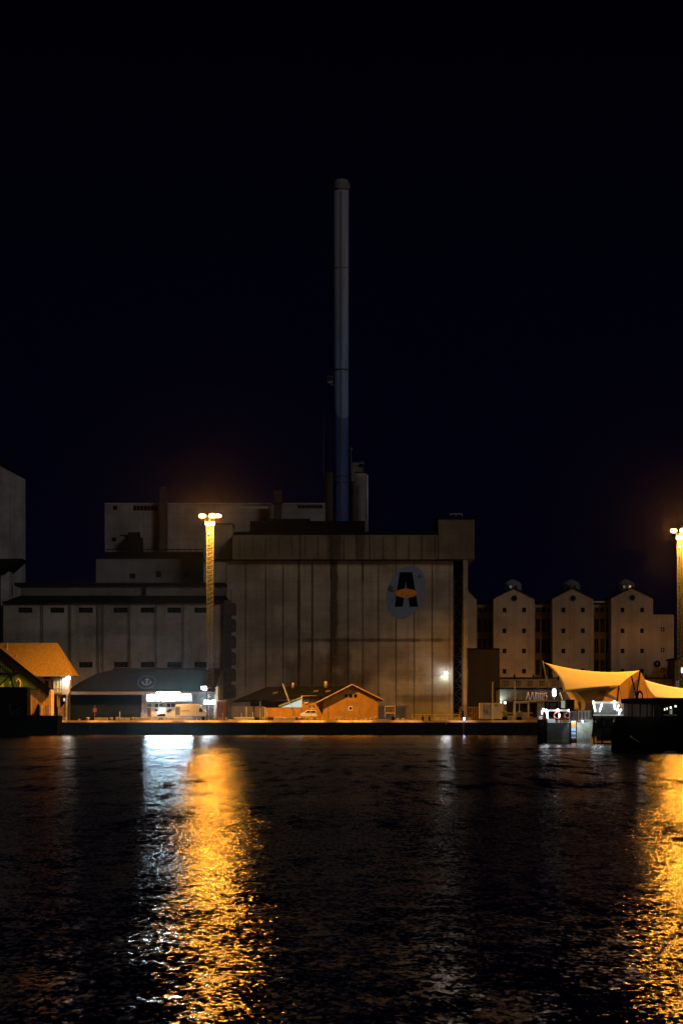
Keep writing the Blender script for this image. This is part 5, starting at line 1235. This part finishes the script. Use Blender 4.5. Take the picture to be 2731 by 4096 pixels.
for a, b, c, d, s_ in ((2654,2659,2833,2842,1.1),(2664,2668,2830,2839,1.6),(2677,2684,2826,2834,1.8),(2696,2704,2821,2829,1.2),(2709,2711.5,2822,2857,0.5),(2684,2686,2835,2857,0.35),(2676,2684,2840,2856,0.14)):
    mesh('cabin_light', MB().pbox(a,b,c,d,YH+2,0.08), emis('cabin_glow_%d'%a,(0.95,1.0,0.8),s_), hb)
pl_ = bpy.data.lights.new('cabin_lamp','POINT'); pl_.energy = 130; pl_.color = (1,0.86,0.72); pl_.shadow_soft_size = 0.1  # unseen point light added to brighten the cabin wall
po = bpy.data.objects.new('cabin_lamp', pl_); COL.objects.link(po); po.parent = hb; po.location = Vector((hx(2588), YH+4.5, hz(2861)))-origin(hb)
mb = MB().torus((hx(2556),YH-0.2,hz(2785)), 0.28, 0.07, n=20); mb.v = [(v[0],v[1],(v[2]-hz(2785))*1.7+hz(2785)) for v in mb.v]
mb.tube(P3(2548,2795,YH-0.2),P3(2553,2765,YH-0.2),0.06)
tag(mesh('cable_loop', mb, M['black'], loc=(hx(2556),YH-0.2,hz(2795))), 'dark coiled hose loop on the houseboat roof', 'hose')
mb = MB().ball(P3(2522,2947,YH-0.1),0.12,0.08,0.12); mb.tube(P3(2524,2950,YH-0.1),P3(2555,2968,YH-0.1),0.03)
tag(mesh('mooring_buoy', mb, plain('buoy_pale',(0.3,0.3,0.22)), loc=tuple(P3(2522,2947,YH-0.1))), 'small pale fender hanging on the black houseboat hull', 'fender')

# ------------------------------------------------------------------ left waterfront group
YE = 486.0
ex = lambda p: X(p,YE); ez = lambda p: Z(p,YE)
hs = thing('hip_roofed_house', 'house with a steep orange-lit hipped roof and a bay window at the left edge', 'house', (ex(200), YE, QZ))
M['tile'] = plain('brown_roof_tiles', (0.27,0.155,0.02), 0.8, sc=2.2, var=0.25)
mb = MB().slab([(ex(-160),YE-1.5,ez(2702)),(ex(291),YE-1.5,ez(2702)),(ex(218),YE+6,ez(2568)),(ex(-120),YE+6,ez(2568))], 0.25)
mb.slab([(ex(291),YE-1.5,ez(2702)),(ex(291),YE+13,ez(2702)),(ex(218),YE+6,ez(2568))], 0.25)
mesh('roof', mb, M['tile'], hs)
mesh('gutter', MB().box(ex(150),ex(293),YE-1.65,YE-1.5,ez(2706),ez(2700)), plain('gutter_zinc',(0.3,0.28,0.24)), hs)
mesh('wall', MB().box(ex(-160),ex(214),YE,YE+12,QZ,ez(2703)), plain('house_render',(0.42,0.26,0.12),0.85), hs)
bay = mesh('bay', MB().pprism([(214.3,2776),(214.3,2704),(279,2704),(278,2770),(270,2784),(262,2778)], YE-0.8, 4), plain('bay_boards',(0.40,0.30,0.22)), hs)
mesh('window', MB().pbox(217,251,2708,2770,YE-0.86,0.05), plain('bay_window_glass',(0.30,0.29,0.16),0.4,var=0.4,sc=3), hs)
mb = MB()
for p in (217,230,243,251): mb.pbox(p-1.2,p+1.2,2708,2770,YE-0.93,0.06)
for q in (2709,2752,2769): mb.pbox(216,252,q-1,q+1,YE-0.95,0.08)
mesh('window_frame', mb, plain('white_sash',(0.55,0.50,0.36)), hs)
mesh('dark_window', MB().pbox(176,203,2707,2716,YE-0.06,0.05).pbox(180,196,2722,2745,YE-0.06,0.05), M['glassdark'], hs)
mb = MB(); mb.pbox(233,262,2778,2880,YE-0.2,3); mesh('lower_wall', mb, plain('lower_wall_paint',(0.22,0.13,0.07),0.85,var=0.4), hs)
mb = MB(); mb.tube(P3(268,2785,YE-0.5),P3(267,2878,YE-0.5),0.14); mb.tube(P3(277,2768,YE-0.5),P3(267,2790,YE-0.5),0.1)
mesh('downpipe', mb, plain('downpipe_zinc',(0.33,0.27,0.18)), hs)
mesh('doorway', MB().pprism([(243,2790),(262,2782),(260,2812),(250,2825),(243,2830)], YE-0.28, 0.07), M['black'], hs)
hl = thing('corner_lamp', 'white lamp under the eave corner of the hip-roofed house', 'lamp', tuple(P3(276,2712,YE-1)))
mesh('lens', MB().ball(P3(275,2712,YE-1.1),0.36,0.15,0.36), emis('corner_lamp_glass',(0.80,1.0,0.9),24, lamp=True), hl)
mesh('bracket', MB().tube(P3(275,2706,YE-1.0),P3(275,2703,YE-0.5),0.06), M['steel'], hl)
spot(hl, 'corner_spot', P3(272,2714,YE-1.6), P3(262,2760,YE), 800, 130, 0.6, COLD, 0.15)
hl2 = thing('doorway_lamp', 'small cold lamp below the bay of the hip-roofed house', 'lamp', tuple(P3(258,2800,YE-0.6)))
mesh('lens', MB().ball(P3(258,2799,YE-0.7),0.2,0.1,0.34), emis('doorway_lamp_glass',(0.7,0.9,1.0),0.7), hl2); mesh('bracket', MB().tube(P3(258,2792,YE-0.7),P3(258,2790,YE-0.1),0.05), M['steel'], hl2)
for px, py, h in ((30,2610,38),(68,2640,22)):
    y_ = YE-0.5+ (2702-py)*0.056; 
    t = thing('roof_vent', ('taller' if h > 30 else 'shorter')+' pale vent pipe on the orange-lit hipped roof', 'vent', tuple(P3(px,py,y_)), 'vent pipes on the hipped roof')
    mesh('pipe', MB().tube(P3(px,py,y_),P3(px+1,py-h,y_),0.17,0.14), plain('vent_pipe_%d'%px,(0.4,0.3,0.2)), t)
    mesh('collar', MB().tube(P3(px,py,y_-0.05),P3(px,py-13,y_-0.05),0.25), plain('vent_collar_%d'%px,(0.75,0.62,0.4)), t)
# green gabled boathouse with black roof truss in front
YO = 474.0
ox = lambda p: X(p,YO)
bo = thing('green_boathouse', 'olive green gabled boathouse with black truss beams at the left edge', 'boathouse', (ox(40), YO, QZ))
mesh('gable_wall', MB().pprism([(-120,2758),(-120,2615),(10,2615),(80,2670),(160,2757)], YO+0.35, 0.2), boards('olive_boards',(0.50,0.62,0.03),0.35), bo)
mesh('lower_wall', MB().pbox(-120, 205, 2758.3, 2876, YO+0.35, 5), boards('ochre_boards',(0.55,0.30,0.07),0.5), bo)
mb = MB()
mb.prism([(ox(-120),Z(2500,YO)),(ox(0),Z(2595,YO)),(ox(200),Z(2755,YO)),(ox(195),Z(2786,YO)),(ox(160),Z(2755,YO)),(ox(0),Z(2635,YO)),(ox(-120),Z(2540,YO))], YO-0.2, YO+0.34)
mb.slab([(ox(-120),YO-0.3,Z(2498,YO)),(ox(203),YO-0.3,Z(2757,YO)),(ox(203),YO+0.3,Z(2757,YO)),(ox(-120),YO+0.3,Z(2498,YO))],-0.12)
mesh('roof_verge', mb, M['black'], bo)
mb = MB(); mb.pprism([(-120,2690),(90,2690),(60,2700),(-120,2700)], YO-0.3, 0.3)
mb.tube(P3(-10,2752,YO),P3(62,2680,YO),0.12); mb.tube(P3(45,2700,YO),P3(54,2752,YO),0.16); mb.tube(P3(-30,2640,YO),P3(40,2690,YO),0.1)
for i in range(6): mb.tube(P3(5+i*9,2645+i*5,YO),P3(2+i*10,2690,YO),0.05)
mb.tube(P3(0,2668,YO),P3(60,2655,YO),0.05); mb.pbox(108,160,2755.5,2758,YO+0.1,0.2)
mesh('truss', mb, M['black'], bo)
mb = MB(); pts = [P3(66,2725,YO+0.1),P3(72,2716,YO+0.1),P3(79,2721,YO+0.1),P3(83,2734,YO+0.1),P3(80,2746,YO+0.1)]
for a, b in zip(pts[:-1],pts[1:]): mb.tube(a,b,0.17,n=10); mb.ball(b,0.17,0.17,0.17,10,6)
tag(mesh('curved_duct', mb, plain('duct_cream',(0.65,0.5,0.3)), loc=tuple(pts[0])), 'curved cream duct against the green boathouse wall', 'duct')
# things in the boathouse mouth
mb = MB(); x_ = ox(166); mb.tube((x_,YO-0.5,QZ),(x_,YO-0.5,Z(2822,YO)),0.42,0.4,n=14); tag(mesh('storage_drum', mb, plain('drum_grey',(0.34,0.24,0.2)), loc=(x_,YO-0.5,QZ)), 'upright grey drum against the ochre boathouse wall', 'drum')
mb = MB().pbox(182,200,2820,2860,YO-0.8,0.6); tag(mesh('locker', mb, plain('locker_paint',(0.3,0.2,0.14)), loc=(ox(190),YO+0.5,QZ), bevel=0.04), 'upright brown locker right of the grey drum', 'locker')
mb = MB().pprism([(133,2862),(150,2820),(156,2815),(158,2862)], YO-0.9, 0.3); mb.tube(P3(157,2800,YO-0.9),P3(160,2862,YO-0.9),0.07); tag(mesh('folded_sail', mb, M['black'], loc=(ox(145),YO-0.9,QZ)), 'dark furled sail leaning left of the grey drum', 'sail')
# black moored barge with container in the corner
YM = 452.0
bg_ = thing('black_barge', 'low black barge moored in the left corner with a dark deckhouse', 'boat', (X(60,YM), YM, 0))
mesh('hull', MB().prism([(X(-300,YM),-0.4),(X(228,YM),-0.4),(X(233,YM),Z(2862,YM)),(X(-300,YM),Z(2860,YM))], YM, YM+7.5), plain('barge_black',0.004,0.75), bg_)
mesh('deckhouse', MB().prism([(X(-300,YM),Z(2862,YM)),(X(108,YM),Z(2862,YM)),(X(108,YM),Z(2748,YM)),(X(-300,YM),Z(2744,YM))], YM+1, YM+6), plain('deckhouse_black',0.006,0.75,var=0.6), bg_)
mb = MB(); mb.tube(P3(42,2862,YM+0.8),P3(40,2815,YM+0.8),0.04); mb.tube(P3(45,2858,YM+0.8),P3(85,2828,YM+0.8),0.05); mb.tube(P3(60,2862,YM+0.8),P3(95,2842,YM+0.8),0.05)
mesh('deck_gear', mb, plain('gear_dim',(0.05,0.04,0.03)), bg_)
mb = MB(); mb.box(X(380,478)-0.35,X(380,478)+0.35,478,478.1,Z(2848,478),Z(2832,478)); mb.tube((X(380,478),478,QZ),(X(380,478),478,Z(2820,478)),0.05)
tag(mesh('traffic_sign', mb, plain('dull_red_sign',(0.28,0.07,0.04)), loc=(X(380,478),478,QZ)), 'dull red sign on a thin pole before the dark tavern side', 'sign')

# ------------------------------------------------------------------ thin haze added to give the lamps a bloom
HAZE = 0.000035
hm = bpy.data.materials.new('night_air'); hm.use_nodes = True; t_ = hm.node_tree; t_.nodes.clear()
vo = t_.nodes.new('ShaderNodeVolumePrincipled'); mo = t_.nodes.new('ShaderNodeOutputMaterial'); t_.links.new(vo.outputs[0], mo.inputs['Volume'])
vo.inputs['Color'].default_value = (0.8,0.8,0.8,1); vo.inputs['Density'].default_value = HAZE; vo.inputs['Anisotropy'].default_value = 0.975
hz_ = mesh('haze', MB().box(-1000,1000,-80,1200,-8,200), hm); hz_['kind'] = 'stuff'
